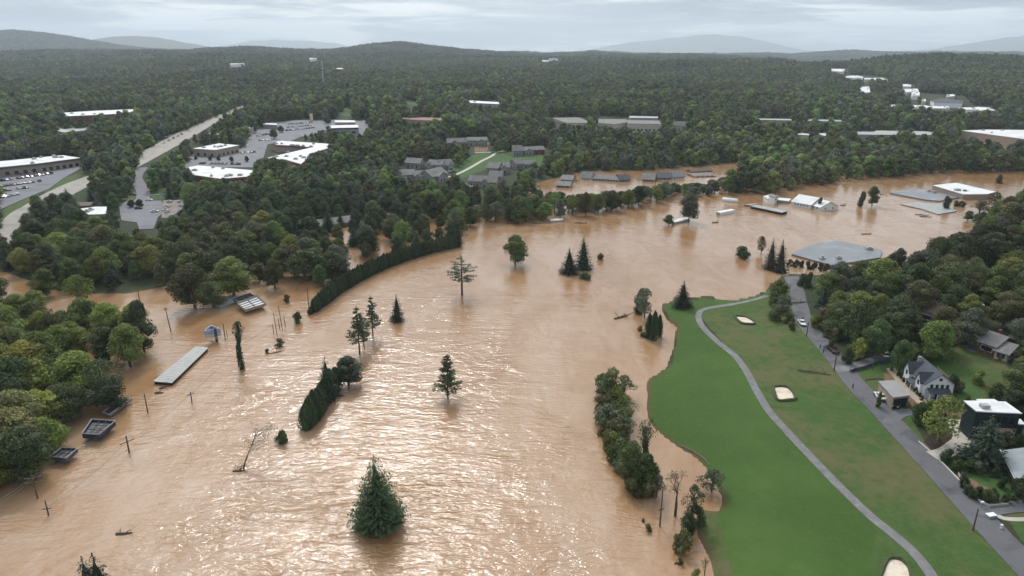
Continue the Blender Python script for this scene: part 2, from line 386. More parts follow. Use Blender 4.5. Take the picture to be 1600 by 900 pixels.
F = np.stack([idx[:-1, :-1], idx[1:, :-1], idx[1:, 1:], idx[:-1, 1:]], -1).reshape(-1, 4)[:, ::-1]
# drop what lies deep under the flood: keep the bed (it closes the terrain)
terr = npmesh('terrain', np.stack([GX, GY, GH], -1).reshape(-1, 3), F, land_material(), True,
    attrs={'rough': ('POINT', A_ROUGH.ravel()), 'fair': ('POINT', A_FAIR.ravel()), 'lawn': ('POINT', A_LAWN.ravel()), 'dirt': ('POINT', A_DIRT.ravel()),
           'bed': ('POINT', A_BED.ravel()), 'silt': ('POINT', SILT.ravel())})
tag(terr, kind='structure')

# --- water: one sheet at z = 0; 'chop' says how rough the current is there
CH = [(450,800,1.15),(700,800,1.0),(560,890,1.2),(330,880,1.1),(860,840,.8),(900,700,.65),(960,820,.55),(1020,880,.22),(980,760,.22),(1060,720,0.02),(1110,775,0.02),(100,850,.30),(220,760,.25),(40,700,.2),(160,700,.3),(300,680,.6),(250,600,.45),
      (600,560,.6),(700,560,.65),(850,600,.5),(450,600,.7),(560,680,.9),(300,560,.45),(640,500,.45),(760,500,.35),(700,430,.25),(900,500,.35),(980,560,.2),(940,540,.25),(1000,600,.1),(1035,560,.08),(970,640,.08),(1020,640,.05),
      (500,500,.25),(200,470,.12),(60,440,.1),(370,500,.25),(450,440,.1),(560,400,.08),(850,400,.18),(950,400,.22),(1100,420,.2),(1180,455,.1),(1250,360,.2),(1400,330,.2),(1100,340,.18),(950,275,.04),(1300,300,.15),(1500,280,.1),(600,370,.03),(1560,260,.05)]
NWR, NWC = 260, 300
rw = np.exp(np.linspace(math.log(34), math.log(4200), NWR)); tw = np.linspace(R(-60), R(60), NWC)
RW, TW = np.meshgrid(rw, tw, indexing='ij'); WX, WY = RW*np.sin(TW), RW*np.cos(TW)
num = np.zeros(WX.shape); den = np.zeros(WX.shape)
for px_, py_, v_ in CH:
    x_, y_ = at_z(px_, py_); s_ = 10+0.06*y_
    ww = 1.0/(((WX-x_)**2+(WY-y_)**2)/s_**2+0.35)**2; num += ww*v_; den += ww
CHOP = num/den
wi = np.arange(NWR*NWC).reshape(NWR, NWC)
WF = np.stack([wi[:-1, :-1], wi[1:, :-1], wi[1:, 1:], wi[:-1, 1:]], -1).reshape(-1, 4)[:, ::-1]
def water_material():
    m, t, b, o = newmat('flood_water'); g = nd(t, 'ShaderNodeNewGeometry'); p = g.outputs['Position']
    chop = attr(t, 'chop')
    fl = mapping(t, p, (1.0, 1.0, 1.0), rot=(0, 0, 0.5))
    # silt: broad plumes and curling eddy lines
    nA = noise(t, mapping(t, p, (1, 0.55, 1), rot=(0, 0, 0.35)), 0.018, 5, 0.55, 1.2)
    nB = noise(t, mapping(t, p, (1.0, 0.4, 1), rot=(0, 0, 0.45)), 0.09, 5, 0.6, 1.8)
    c = ramp(t, mth(t, 'ADD', mth(t, 'MULTIPLY', nA, 0.6), mth(t, 'MULTIPLY', nB, 0.4)), [(0.38, (0.260, 0.140, 0.062)), (0.50, (0.310, 0.184, 0.098)), (0.62, (0.355, 0.240, 0.158))])
    # thin foam lines where currents shear
    fm = noise(t, mapping(t, p, (1.0, 0.30, 1), rot=(0, 0, 0.5)), 0.16, 7, 0.68, 2.2)
    fr = ramp(t, fm, [(0.485, 0.0), (0.5, 1.0), (0.515, 0.0)])
    fpatch = ramp(t, noise(t, p, 0.022, 3, 0.5, 0.5), [(0.46, 0.0), (0.62, 1.0)])
    ff = mth(t, 'MULTIPLY', mth(t, 'MULTIPLY', fr, fpatch), mth(t, 'ADD', mth(t, 'MULTIPLY', chop, 0.25), 0.14))
    c = mixc(t, ff, c, (0.72, 0.60, 0.48))
    lk(t, c, b.inputs['Base Color'])
    b.inputs['Roughness'].default_value = 0.06; b.inputs['IOR'].default_value = 1.33; b.inputs['Specular IOR Level'].default_value = 1.0
    # waves, in metres
    w1 = noise(t, mapping(t, p, (0.45, 1.0, 1), rot=(0, 0, 0.20)), 0.13, 2, 0.5, 0.8)
    w2 = noise(t, mapping(t, p, (0.38, 1.0, 1), rot=(0, 0, 0.12)), 0.66, 2, 0.5, 0.9)
    w3 = noise(t, mapping(t, p, (0.6, 1.1, 1), rot=(0, 0, -0.12)), 2.1, 2, 0.5, 0.6)
    amp = mth(t, 'MULTIPLY', chop, mth(t, 'ADD', mth(t, 'MULTIPLY', noise(t, mapping(t, p, (1.0, 0.5, 1), rot=(0, 0, 0.4)), 0.04, 4, 0.6, 1.0), 3.4), -0.75))
    amp = mth(t, 'MAXIMUM', amp, mth(t, 'MULTIPLY', chop, 0.28))
    sk = noise(t, mapping(t, p, (1.0, 0.28, 1), rot=(0, 0, 0.5)), 0.075, 4, 0.6, 1.0)
    amp = mth(t, 'MULTIPLY', amp, ramp(t, sk, [(0.36, 0.8), (0.56, 1.0)]))
    h = mth(t, 'ADD', mth(t, 'MULTIPLY', w1, 1.0), mth(t, 'ADD', mth(t, 'MULTIPLY', w2, 0.50), mth(t, 'MULTIPLY', w3, 0.11)))
    h = mth(t, 'MULTIPLY', mth(t, 'SUBTRACT', h, 0.80), amp)
    fine = noise(t, mapping(t, p, (0.7, 1.2, 1), rot=(0, 0, 0.4)), 0.9, 4, 0.6, 0.5)
    h = mth(t, 'ADD', h, mth(t, 'MULTIPLY', fine, mth(t, 'ADD', mth(t, 'MULTIPLY', chop, 0.10), 0.035)))
    bn = nd(t, 'ShaderNodeBump'); bn.inputs['Strength'].default_value = 1.0; bn.inputs['Distance'].default_value = 1.0
    lk(t, h, bn.inputs['Height']); lk(t, bn.outputs[0], b.inputs['Normal'])
    return m
water = npmesh('flood_water', np.stack([WX, WY, WX*0], -1).reshape(-1, 3), WF, water_material(), True, attrs={'chop': ('POINT', CHOP.ravel())})
tag(water, kind='structure')

# --- haze: thin even air round everything
mh = bpy.data.materials.new('haze'); mh.use_nodes = True; t = mh.node_tree; t.nodes.clear()
oh = t.nodes.new('ShaderNodeOutputMaterial'); vh = t.nodes.new('ShaderNodeVolumePrincipled')
vh.inputs['Color'].default_value = (0.80, 0.895, 1.0, 1); vh.inputs['Density'].default_value = 6.0e-5; vh.inputs['Anisotropy'].default_value = 0.2
t.links.new(vh.outputs[0], oh.inputs['Volume'])
hz = MB().box(-35500, 35500, -3000, 35500, -12, 1250).build('haze', mh); tag(hz, kind='stuff')

# ------------------------------------------------------------------ roads and paved ground
M_ASPH = mat('asphalt', (0.115, 0.118, 0.128), 0.85, 0.12, 0.35, 0.1, stain=(0.055, 0.057, 0.064))
M_ASPHW = mat('asphalt_worn', (0.105, 0.105, 0.115), 0.8, 0.10, 0.22, 0.1, stain=(0.042, 0.043, 0.050))
M_PATH = mat('path_paving', (0.15, 0.15, 0.155), 0.9, 0.18, 0.5, 0.1, stain=(0.24, 0.235, 0.22))
M_CONC = mat('concrete', (0.42, 0.39, 0.34), 0.85, 0.1, 0.4)
M_HWY = mat('highway_concrete', (0.31, 0.285, 0.255), 0.85, 0.08, 0.2, stain=(0.20, 0.19, 0.175))
M_LOT = mat('lot_asphalt', (0.165, 0.165, 0.185), 0.85, 0.1, 0.15, stain=(0.11, 0.11, 0.13))
M_PAINT = mat('road_paint', (0.75, 0.75, 0.72), 0.6, 0.1)
M_SAND = mat('bunker_sand', (0.62, 0.54, 0.44), 0.95, 0.08, 0.8, 0.2, stain=(0.50, 0.33, 0.24))
def catmull(pts, n=10):
    out = []
    P = [pts[0]] + list(pts) + [pts[-1]]
    for i in range(1, len(P)-2):
        p0, p1, p2, p3 = (Vector(q) for q in P[i-1:i+3])
        for k in range(n):
            s = k/n; out.append(0.5*((2*p1)+(-p0+p2)*s+(2*p0-5*p1+4*p2-p3)*s*s+(-p0+3*p1-3*p2+p3)*s*s*s))
    out.append(Vector(P[-2])); return out
def strip(name, pxs, width, m, off=0.06, thick=0.25, n=10, edge=None, across=4, ktag='structure', flat=False):
    pts = [at(*q) for q in pxs]; P = catmull([(p.x, p.y, 0) for p in pts], n)
    V = []; F_ = []
    wv = width if hasattr(width, '__len__') else [width]*2
    k = across+1
    for i, p in enumerate(P):
        d = P[min(i+1, len(P)-1)]-P[max(i-1, 0)]; d.z = 0
        if d.length < 1e-6: d = Vector((0, 1, 0))
        d.normalize(); nrm = Vector((-d.y, d.x, 0)); s = i/(len(P)-1); w_ = (wv[0]*(1-s)+wv[-1]*s)/2
        w_ *= 1 + 0.05*(float(vnoise(p.x/3, p.y/3, 7))-0.5)
        for j in range(k):
            q = p + nrm*(w_*(2*j/across-1)); V.append((q.x, q.y, ground(q.x, q.y)+off))
        for sgn, jj in ((-1, 0), (1, across)):
            q = p + nrm*(w_*sgn); V.append((q.x, q.y, ground(q.x, q.y)+off-thick))
    kk = k+2
    for i in range(len(P)-1):
        a = i*kk; b = a+kk
        for j in range(across): F_.append((a+j, b+j, b+j+1, a+j+1))
        F_.append((a+k, b+k, b, a)); F_.append((a+across, b+across, b+k+1, a+k+1))
    F_ = [f[::-1] for f in F_]
    return tag(npmesh(name, np.array(V), F_, m, False), kind=ktag), P
def patch(name, poly_px, m, off=0.06, thick=0.3, res=None, jag=0.0, raw=None):
    """a sheet laid over the ground inside a pixel polygon"""
    import bmesh
    W = raw or [at(*q) for q in poly_px]
    bm = bmesh.new(); vs = []
    n = len(W)
    for i in range(n):
        a = W[i]; b = W[(i+1) % n]; L = math.hypot(a[0]-b[0], a[1]-b[1]); st = max(1, int(L/(res or max(1.5, L/12))))
        for k in range(st):
            s = k/st; vs.append(bm.verts.new((a[0]*(1-s)+b[0]*s, a[1]*(1-s)+b[1]*s, 0)))
    f = bm.faces.new(vs); bmesh.ops.triangulate(bm, faces=[f], ngon_method='EAR_CLIP')
    for _ in range(2):
        ed = [e for e in bm.edges if not e.is_boundary and e.calc_length() > 6]
        if ed: bmesh.ops.subdivide_edges(bm, edges=ed, cuts=1); bmesh.ops.triangulate(bm, faces=bm.faces[:])
    bnd = [e for e in bm.edges if e.is_boundary]
    for v in bm.verts: v.co.z = ground(v.co.x, v.co.y)+off
    r = bmesh.ops.extrude_edge_only(bm, edges=bnd)
    for g_ in r['geom']:
        if isinstance(g_, bmesh.types.BMVert): g_.co.z -= thick
    for f in bm.faces:
        if abs(f.normal.z) > 0.5 and f.normal.z < 0: f.normal_flip()
    bmesh.ops.recalc_face_normals(bm, faces=bm.faces)
    me = bpy.data.meshes.new(name); bm.to_mesh(me); bm.free(); me.materials.append(m)
    up_ = sum(1 if q.normal.z > 0.5 else (-1 if q.normal.z < -0.5 else 0) for q in me.polygons)
    if up_ < 0: me.flip_normals()
    o = bpy.data.objects.new(name, me); COL.objects.link(o); return tag(o, kind='structure')

_, ROADP = strip('road', [(1236,432),(1245,455),(1250,480),(1262,510),(1302,556),(1342,606),(1407,674),(1452,722),(1516,792),(1606,888),(1720,1010)], [5.4, 6.0], M_ASPHW, 0.10, 0.4, 12)
strip('cart_path', [(1198,462),(1175,469),(1140,476),(1105,482),(1092,490),(1096,508),(1120,533),(1148,556),(1166,580),(1183,612),(1202,643),(1226,670),(1252,698),(1290,738),(1330,778),(1362,808),(1392,832),(1422,858),(1447,887),(1470,925),(1500,990)], 2.1, M_PATH, 0.06, 0.2, 10)
strip('highway', [(384,164),(362,174),(330,188),(300,205),(262,226),(232,242),(190,264),(130,286),(85,308),(50,332),(0,372),(-80,420)], [24, 17], M_HWY, 0.35, 1.2, 10)
strip('road', [(0,395),(8,360),(25,335),(60,318),(110,305)], 7, M_HWY, 0.25, 0.8)
strip('road', [(212,330),(222,312),(224,300),(216,286),(213,276),(222,262)], 8, M_LOT, 0.2, 0.8)
strip('road', [(224,304),(240,305),(266,302)], 3.5, M_LOT, 0.22, 0.6)
strip('road', [(572,225),(571,210),(569,195),(574,186)], 9, M_LOT, 0.3, 0.8)
strip('road', [(188,216),(215,214),(262,213),(300,206)], 10, M_HWY, 0.36, 0.8)
strip('path', [(700,277),(715,272),(735,262),(752,252),(768,244),(776,238),(790,236)], 3.0, M_CONC, 0.15, 0.5)
strip('path', [(742,239),(760,238),(776,239)], 3.0, M_CONC, 0.16, 0.5)
strip('driveway', [(1305,578),(1330,574),(1352,567),(1372,561),(1392,557)], 3.6, M_PATH, 0.12, 0.3)
strip('driveway', [(1455,712),(1475,708),(1490,700),(1504,690),(1506,676),(1497,664),(1512,668)], [3.2, 5.5], M_CONC, 0.13, 0.3)
strip('driveway', [(1520,800),(1545,797),(1580,793),(1640,788)], 3.6, M_ASPH, 0.13, 0.3)
strip('path', [(1558,806),(1572,811),(1600,812),(1640,808)], 1.2, M_CONC, 0.12, 0.2)
strip('driveway', [(1438,645),(1412,645),(1398,652),(1388,665)], 3.4, M_ASPH, 0.12, 0.3)
strip('driveway', [(1510,546),(1530,543),(1548,540)], 5, M_ASPH, 0.12, 0.3)
patch('parking_lot', [(-60,300),(0,272),(50,268),(118,256),(128,262),(98,280),(76,296),(58,303),(36,312),(0,328),(-60,350)], M_LOT, 0.3, 1.0)
patch('parking_lot', [(262,264),(272,250),(300,242),(345,243),(378,232),(385,215),(400,204),(425,190),(470,188),(524,187),(572,190),(570,214),(520,206),(470,214),(452,222),(418,226),(412,246),(395,262),(340,262)], M_LOT, 0.3, 1.0)
patch('parking_lot', [(186,324),(200,312),(218,314),(252,314),(260,330),(247,340),(240,358),(218,359),(214,348),(190,345)], M_LOT, 0.3, 1.0)
for b_ in ([(1148,494),(1166,496),(1178,503),(1177,507),(1160,506),(1152,500)], [(1208,605),(1222,604),(1234,608),(1243,623),(1232,626),(1216,626),(1210,615)], [(1376,897),(1381,882),(1388,874),(1397,872),(1409,875),(1418,884),(1424,900),(1430,925),(1370,925)]):
    W_ = [at(*q) for q in b_]; P_ = catmull([(q.x, q.y, 0) for q in W_+[W_[0]]], 4)[:-1]
    patch('sand_bunker', None, M_SAND, 0.05, 0.2, res=3, raw=[(q.x, q.y) for q in P_])
    lip = [(q.x, q.y, ground(q.x, q.y)+.12+.12*float(vnoise(q.x, q.y, 3))) for q in P_]; lp = MB().tube(lip+[lip[0]], [.28+.3*float(vnoise(q[0]/2, q[1]/2, 9)) for q in lip+[lip[0]]], 6, cap=False).build('bunker_edge', mat('turf_lip', (.055,.075,.026), .95, .25, 1.2)); tag(lp, kind='structure')
# low stone kerb on the house side of the road
strip('kerb', [(1435,690),(1460,712),(1490,742),(1515,768),(1528,783)], 0.35, M_CONC, 0.22, 0.4)
# ------------------------------------------------------------------ foliage
def leaf_material(name, tr=0.25, byattr=False):
    m, t, b, o = newmat(name); g = nd(t, 'ShaderNodeNewGeometry'); p = g.outputs['Position']; oi = nd(t, 'ShaderNodeObjectInfo')
    n = noise(t, p, 0.006, 3, 0.6); n2 = noise(t, p, 0.35, 3, 0.6)
    c = oi.outputs['Color']
    if byattr:
        an = t.nodes.new('ShaderNodeAttribute'); an.attribute_name = 'leafcol'; c = an.outputs['Color']
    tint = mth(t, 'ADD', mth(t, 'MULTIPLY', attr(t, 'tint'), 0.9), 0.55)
    n3 = noise(t, p, 0.011, 3, 0.6)
    c = mixc(t, ramp(t, n3, [(0.54, 0.0), (0.66, 0.55)]), c, (0.125, 0.100, 0.060))
    hsv = nd(t, 'ShaderNodeHueSaturation'); lk(t, c, hsv.inputs['Color'])
    rnd = oi.outputs['Random']
    lk(t, mth(t, 'ADD', mth(t, 'MULTIPLY', mth(t, 'ADD', rnd, n), 0.045), 0.442), hsv.inputs['Hue'])
    lk(t, mth(t, 'ADD', mth(t, 'MULTIPLY', n2, 0.3), 0.84), hsv.inputs['Saturation'])
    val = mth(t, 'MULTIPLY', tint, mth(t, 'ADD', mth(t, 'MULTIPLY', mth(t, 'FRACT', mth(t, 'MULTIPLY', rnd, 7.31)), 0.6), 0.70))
    val = mth(t, 'MULTIPLY', val, mth(t, 'ADD', mth(t, 'MULTIPLY', n, 1.4), 0.3))
    lk(t, val, hsv.inputs['Value'])
    lk(t, hsv.outputs[0], b.inputs['Base Color']); b.inputs['Roughness'].default_value = 0.65; b.inputs['Specular IOR Level'].default_value = 0.25
    if tr:
        tl = nd(t, 'ShaderNodeBsdfTranslucent'); lk(t, hsv.outputs[0], tl.inputs[0]); ms = nd(t, 'ShaderNodeMixShader'); ms.inputs[0].default_value = tr
        lk(t, b.outputs[0], ms.inputs[1]); lk(t, tl.outputs[0], ms.inputs[2]); lk(t, ms.outputs[0], o.inputs[0])
    return m
M_LEAF = leaf_material('foliage'); M_LEAFW = leaf_material('foliage_wood', byattr=True)
M_BARK = mat('bark', (0.085, 0.068, 0.052), 0.9, 0.25, 1.5, 0.3)
M_BARKPALE = mat('bark_pale', (0.25, 0.22, 0.19), 0.9, 0.2, 1.5, 0.2)

def rand_unit(rg, n):
    v = rg.normal(size=(n, 3)); return v/np.linalg.norm(v, axis=1, keepdims=True)
def leaf_quads(rg, C, N, S, flat=0.5):
    """a bent quad at each centre C with normal N (randomised) and size S"""
    n = len(C); N = N + rg.normal(size=(n, 3))*flat; N /= np.linalg.norm(N, axis=1, keepdims=True)+1e-9
    r = rand_unit(rg, n); A = np.cross(N, r); A /= np.linalg.norm(A, axis=1, keepdims=True)+1e-9; B = np.cross(N, A)
    S = S[:, None]; a = rg.uniform(0.6, 1.15, (n, 1)); b = rg.uniform(0.45, 0.9, (n, 1)); k = rg.uniform(-0.35, 0.35, (n, 1))
    P = np.stack([C-A*S*a*0.5 + N*S*k*0.3, C-B*S*b*0.5+A*S*rg.uniform(-.2, .2, (n, 1)), C+A*S*a*0.5+N*S*k*0.3, C+B*S*b*0.5+A*S*rg.uniform(-.2, .2, (n, 1))], 1).reshape(-1, 3)
    return P, np.arange(n*4).reshape(n, 4)
ICO = None
def blob(rg, c, r, sub=1):
    import bmesh
    global ICO
    if ICO is None: ICO = {}
    if sub not in ICO:
        bm = bmesh.new(); bmesh.ops.create_icosphere(bm, subdivisions=sub, radius=1); ICO[sub] = (np.array([v.co[:] for v in bm.verts]), [tuple(v.index for v in f.verts) for f in bm.faces]); bm.free()
    V, Fc = ICO[sub]; V = V*(1+rg.uniform(-.22, .22, (len(V), 1)))*np.asarray(r)+np.asarray(c); return V, Fc
class Crown:
    def __init__(s): s.V = []; s.F = []; s.T = []; s.n = 0
    def quads(s, P, Q, tint):
        s.V.append(P); s.F += (Q+s.n).tolist(); s.n += len(P); s.T.append(np.repeat(tint, 4))
    def mesh(s, V, Fc, tint):
        s.V.append(V); s.F += [tuple(i+s.n for i in f) for f in Fc]; s.n += len(V); s.T.append(np.full(len(V), tint))
    def build(s, name, m, parent=None, link=True):
        o = npmesh(name, np.concatenate(s.V), s.F, m, False, attrs={'tint': ('POINT', np.concatenate(s.T))}, link=link)
        if parent: o.parent = parent
        return o
def crown_broad(seed, H, Rr, nl, nq, ls, base=0.18, lean=0.0, core=0.7, sub=1):
    """lobed crown of leaf sprays; gaps between lobes stay open"""
    rg = np.random.default_rng(seed); c = Crown(); lobes = []
    for i in range(nl):
        a = rg.uniform(0, 2*math.pi); zt = (i+0.5)/nl; zz = base + (0.92-base)*zt
        prof = math.sin(math.pi*min(1, max(0.05, (zt*0.86+0.16))))**0.6
        rr = Rr*prof*rg.uniform(0.25, 0.72); lr = Rr*rg.uniform(0.30, 0.48)*(0.65+0.5*prof)
        lobes.append((np.array([math.cos(a)*rr+lean*zt, math.sin(a)*rr, zz*H]), np.array([lr, lr, lr*rg.uniform(0.65, 0.95)]), rg.uniform(0.25, 0.85)))
    lobes.append((np.array([lean, 0, H*0.86]), np.array([Rr*.38, Rr*.38, H*.12]), 0.6))
    LC = np.array([l[0] for l in lobes]); LR = np.array([l[1] for l in lobes])
    per = nq//len(lobes)
    for (cc, lr, tn) in lobes:
        d = rand_unit(rg, per*2); d = d[d[:, 2] > -0.62][:per]
        rad = rg.uniform(0.72, 1.12, (len(d), 1)); P = cc + d*lr*rad
        q = ((P[:, None, :]-LC[None])/LR[None]); ins = (np.linalg.norm(q, axis=2) < 0.62).any(1)
        P, d = P[~ins], d[~ins]
        if len(P) == 0: continue
        V, Q = leaf_quads(rg, P, d, ls*rg.uniform(0.6, 1.4, len(P)), 0.55); c.quads(V, Q, np.clip(tn+rg.normal(0, 0.16, len(P)), 0, 1))
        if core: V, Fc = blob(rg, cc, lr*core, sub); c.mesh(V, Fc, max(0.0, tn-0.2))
    return c, lobes
def trunk_broad(seed, H, lobes, r0, name='trunk', m=None, n=6, limbs=7):
    rg = random.Random(seed); mb = MB()
    mb.tube([(0, 0, -2.0), (0, 0, H*0.22), (rg.uniform(-.3, .3), rg.uniform(-.3, .3), H*0.5), (0, 0, H*0.78)], [r0*1.25, r0, r0*0.6, r0*0.2], n)
    for l in rg.sample(lobes, min(limbs, len(lobes))):
        p = l[0]; z = min(p[2]*0.62, H*0.6); mb.tube([(0, 0, z), (p[0]*.5, p[1]*.5, (z+p[2])*0.5-0.2), tuple(p)], [r0*.42, r0*.28, r0*.1], 4, cap=False)
    return mb
PROTO = {}
def register(kind, H, Rr, crown_b, trunk_b, stuff=None):
    """hidden library: meshes only, nothing linked"""
    co = crown_b; to = trunk_b
    PROTO.setdefault(kind, []).append((H, Rr, co.data, to.data if to else None))
def mk(mbc, name, m): return mbc.build(name, m, link=False)

for s_ in range(7):
    H, Rr = [(14, 5.2), (15, 4.6), (12, 5.4), (16, 5.0), (13, 4.4), (17, 5.6), (11, 4.8)][s_]
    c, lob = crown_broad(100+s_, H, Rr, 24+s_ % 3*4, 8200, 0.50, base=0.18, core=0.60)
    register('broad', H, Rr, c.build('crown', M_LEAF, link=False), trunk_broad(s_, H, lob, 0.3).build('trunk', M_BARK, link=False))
for s_ in range(4):     # open, thin crowns through which water or sky shows
    H, Rr = [(14, 5.0), (12, 4.4), (15, 4.2), (10, 4.5)][s_]
    c, lob = crown_broad(200+s_, H, Rr, 15, 2300, 0.55, base=0.22, core=0)
    register('open', H, Rr, c.build('crown', M_LEAF, link=False), trunk_broad(50+s_, H, lob, 0.26, limbs=14).build('trunk', M_BARK, link=False))
for s_ in range(4):     # shrubs, leafy to the ground
    H, Rr = [(3.2, 2.2), (2.6, 2.4), (4.0, 2.4), (2.2, 1.7)][s_]
    c, lob = crown_broad(300+s_, H, Rr, 9, 1100, 0.36, base=0.02, core=0.7)
    register('shrub', H, Rr, c.build('foliage', M_LEAF, link=False), MB().tube([(0, 0, -0.6), (0, 0, H*.6)], [0.1, 0.03], 5).build('stem', M_BARK, link=False))

def crown_spruce(seed, H, Rr, tiers=26, per=15, ls=0.60, base=0.02, rag=0.28, power=0.66, droop=0.20, inner=0.55):
    rg = np.random.default_rng(seed); c = Crown()
    P = []; N = []; S = []; T = []
    for i in range(tiers):
        f = i/(tiers-1); z = H*(base+(0.985-base)*f); r = Rr*(1-f)**power*(1+rg.uniform(-0.12, .12))+0.10
        nb = max(4, int(per*(1-f)+5))
        for k in range(nb):
            a = rg.uniform(0, 2*math.pi); rr = r*(1+rg.uniform(-rag, rag)); m_ = max(2, int(rr/0.42)); tn = rg.uniform(0.2, 0.8)
            for j in range(m_):
                q = (j+0.6)/m_; dz = -droop*rr*q+0.12*rr*q*q
                P.append((math.cos(a)*rr*q, math.sin(a)*rr*q, z+dz+rg.uniform(-.12, .12))); N.append((math.cos(a)*.5, math.sin(a)*.5, 0.9)); S.append(ls*(0.75+0.6*(1-f))*rg.uniform(.7, 1.3)); T.append(tn)
    V, Q = leaf_quads(rg, np.array(P), np.array(N), np.array(S), 0.35); c.quads(V, Q, np.clip(np.array(T)+rg.normal(0, .1, len(T)), 0, 1))
    n = 10; V = [(0, 0, H*.93)]; 
    for lv in range(5):
        f = lv/4; r = Rr*inner*(1-f)**power+.05
        for k in range(n): t_ = 2*math.pi*k/n; V.append((math.cos(t_)*r*rg.uniform(.7, 1.1), math.sin(t_)*r*rg.uniform(.7, 1.1), H*(base+.03+(0.85-base)*f)))
    Fc = []
    for lv in range(4):
        for k in range(n): a = 1+lv*n+k; b = 1+lv*n+(k+1) % n; Fc.append((a, b, b+n, a+n))
    for k in range(n): Fc.append((1+4*n+k, 1+4*n+(k+1) % n, 0))
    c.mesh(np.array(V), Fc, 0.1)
    return c
for s_, (H, Rr) in enumerate([(14, 4.2), (16, 4.4), (12, 4.3)]):
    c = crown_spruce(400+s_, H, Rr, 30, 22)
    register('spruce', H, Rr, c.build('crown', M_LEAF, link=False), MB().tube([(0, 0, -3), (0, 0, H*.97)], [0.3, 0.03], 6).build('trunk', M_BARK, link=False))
def crown_pine(seed, H, Rr, whorls=12, gap=0.0, base=0.16, per=7, ls=0.52, dense=26, prof=None):
    """white pine: whorls of upswept branches carrying flat tufts, sky between the layers"""
    rg = np.random.default_rng(seed); c = Crown(); mb = MB()
    mb.tube([(0, 0, -3), (0, 0, H*0.5), (0.1, 0, H*.98)], [0.30, 0.2, 0.04], 7)
    for i in range(whorls):
        f = (i+0.3)/whorls; z = H*(base+(0.95-base)*f)
        pr = prof(f) if prof else (1-f)**0.75*(0.85+0.15*math.sin(f*9)); r = Rr*pr*rg.uniform(.82, 1.12)+0.25
        a0 = rg.uniform(0, 6.28)
        for k in range(per if f < .75 else per-2):
            if rg.uniform() < gap: continue
            a = a0+2*math.pi*k/per+rg.uniform(-.3, .3); rr = r*rg.uniform(.6, 1.1); up_ = rg.uniform(.05, .22)*rr
            tip = np.array([math.cos(a)*rr, math.sin(a)*rr, z+up_]); mid = np.array([math.cos(a)*rr*.5, math.sin(a)*rr*.5, z-0.02*rr])
            mb.tube([(0, 0, z-0.1*rr), tuple(mid), tuple(tip)], [0.075, 0.05, 0.02], 4, cap=False)
            tn = rg.uniform(.25, .8)
            for q, wd in ((1.0, .30), (.72, .34), (.45, .24)):
                cc = np.array([math.cos(a)*rr*q, math.sin(a)*rr*q, z+up_*q*q+0.12]); n = max(4, int(dense*(wd/.3)*(0.5+0.5*rr/Rr)))
                d = rg.normal(size=(n, 3))*np.array([1, 1, .42])*(0.42*wd/.3)*(0.35+0.65*rr/Rr)*(Rr/4.2)
                Pn = cc+d; V, Q = leaf_quads(rg, Pn, np.tile([0, 0, 1.0], (n, 1)), ls*rg.uniform(.6, 1.3, n), .45); c.quads(V, Q, np.clip(tn+rg.normal(0, .14, n), 0, 1))
    cc = np.array([0, 0, H*.95]); n = 40; V, Q = leaf_quads(rg, cc+rg.normal(size=(n, 3))*np.array([.25, .25, .55]), np.tile([0, 0, 1.0], (n, 1)), ls*.8*rg.uniform(.6, 1.2, n), .5); c.quads(V, Q, np.full(n, .55))
    return c, mb
for s_, (H, Rr, wh, gp, bs, pr, dn) in enumerate([(14, 4.6, 13, .12, .16, 7, 30), (17, 3.9, 12, .22, .26, 6, 26), (18, 3.6, 9, .34, .34, 6, 24), (15, 4.6, 17, .0, .02, 9, 34)]):
    c, mb = crown_pine(500+s_, H, Rr, wh, gp, bs, pr, 0.5, dn, prof=(lambda f: 0.35+0.65*math.sin(math.pi*min(1, f*0.75+.30))) if s_ == 2 else None)
    register('pine', H, Rr, c.build('crown', M_LEAF, link=False), mb.build('trunk', M_BARK, link=False))
c = crown_spruce(555, 15, 4.7, 52, 40, 0.46, base=0.015, rag=0.18, power=0.62, droop=-0.10, inner=0.30)
PROTO['pine'][3] = (15, 4.7, c.build('crown', M_LEAF, link=False).data, MB().tube([(0, 0, -3), (0, 0, 14.4)], [0.3, 0.03], 6).build('trunk', M_BARK, link=False).data)
def crown_column(seed, H, Rr, n=1500, ls=0.34):
    rg = np.random.default_rng(seed); c = Crown(); z = rg.uniform(0, 1, n)**0.9; a = rg.uniform(0, 6.283, n)
    prof = np.where(z < .25, .78+.22*z/.25, np.clip(1-((z-.25)/.76)**1.7, 0, 1)**.75)
    lob = 1+.16*np.sin(a*5+seed)+.1*np.sin(a*9+z*14); r = Rr*prof*lob*rg.uniform(.80, 1.06, n)
    P = np.stack([np.cos(a)*r, np.sin(a)*r, z*H], 1); N = np.stack([np.cos(a), np.sin(a), .5+0*a], 1)
    V, Q = leaf_quads(rg, P, N, ls*rg.uniform(.6, 1.4, n), .4); c.quads(V, Q, np.clip(.5+.2*np.sin(a*5+seed)+rg.normal(0, .15, n), 0, 1))
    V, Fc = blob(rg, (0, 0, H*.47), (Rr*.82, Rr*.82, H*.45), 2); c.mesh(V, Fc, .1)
    return c
for s_, (H, Rr) in enumerate([(7, 1.25), (6.4, 1.15), (7.4, 1.1)]):
    register('column', H, Rr, crown_column(600+s_, H, Rr).build('crown', M_LEAF, link=False), MB().tube([(0, 0, -2.5), (0, 0, H*.7)], [.14, .05], 5).build('trunk', M_BARK, link=False))
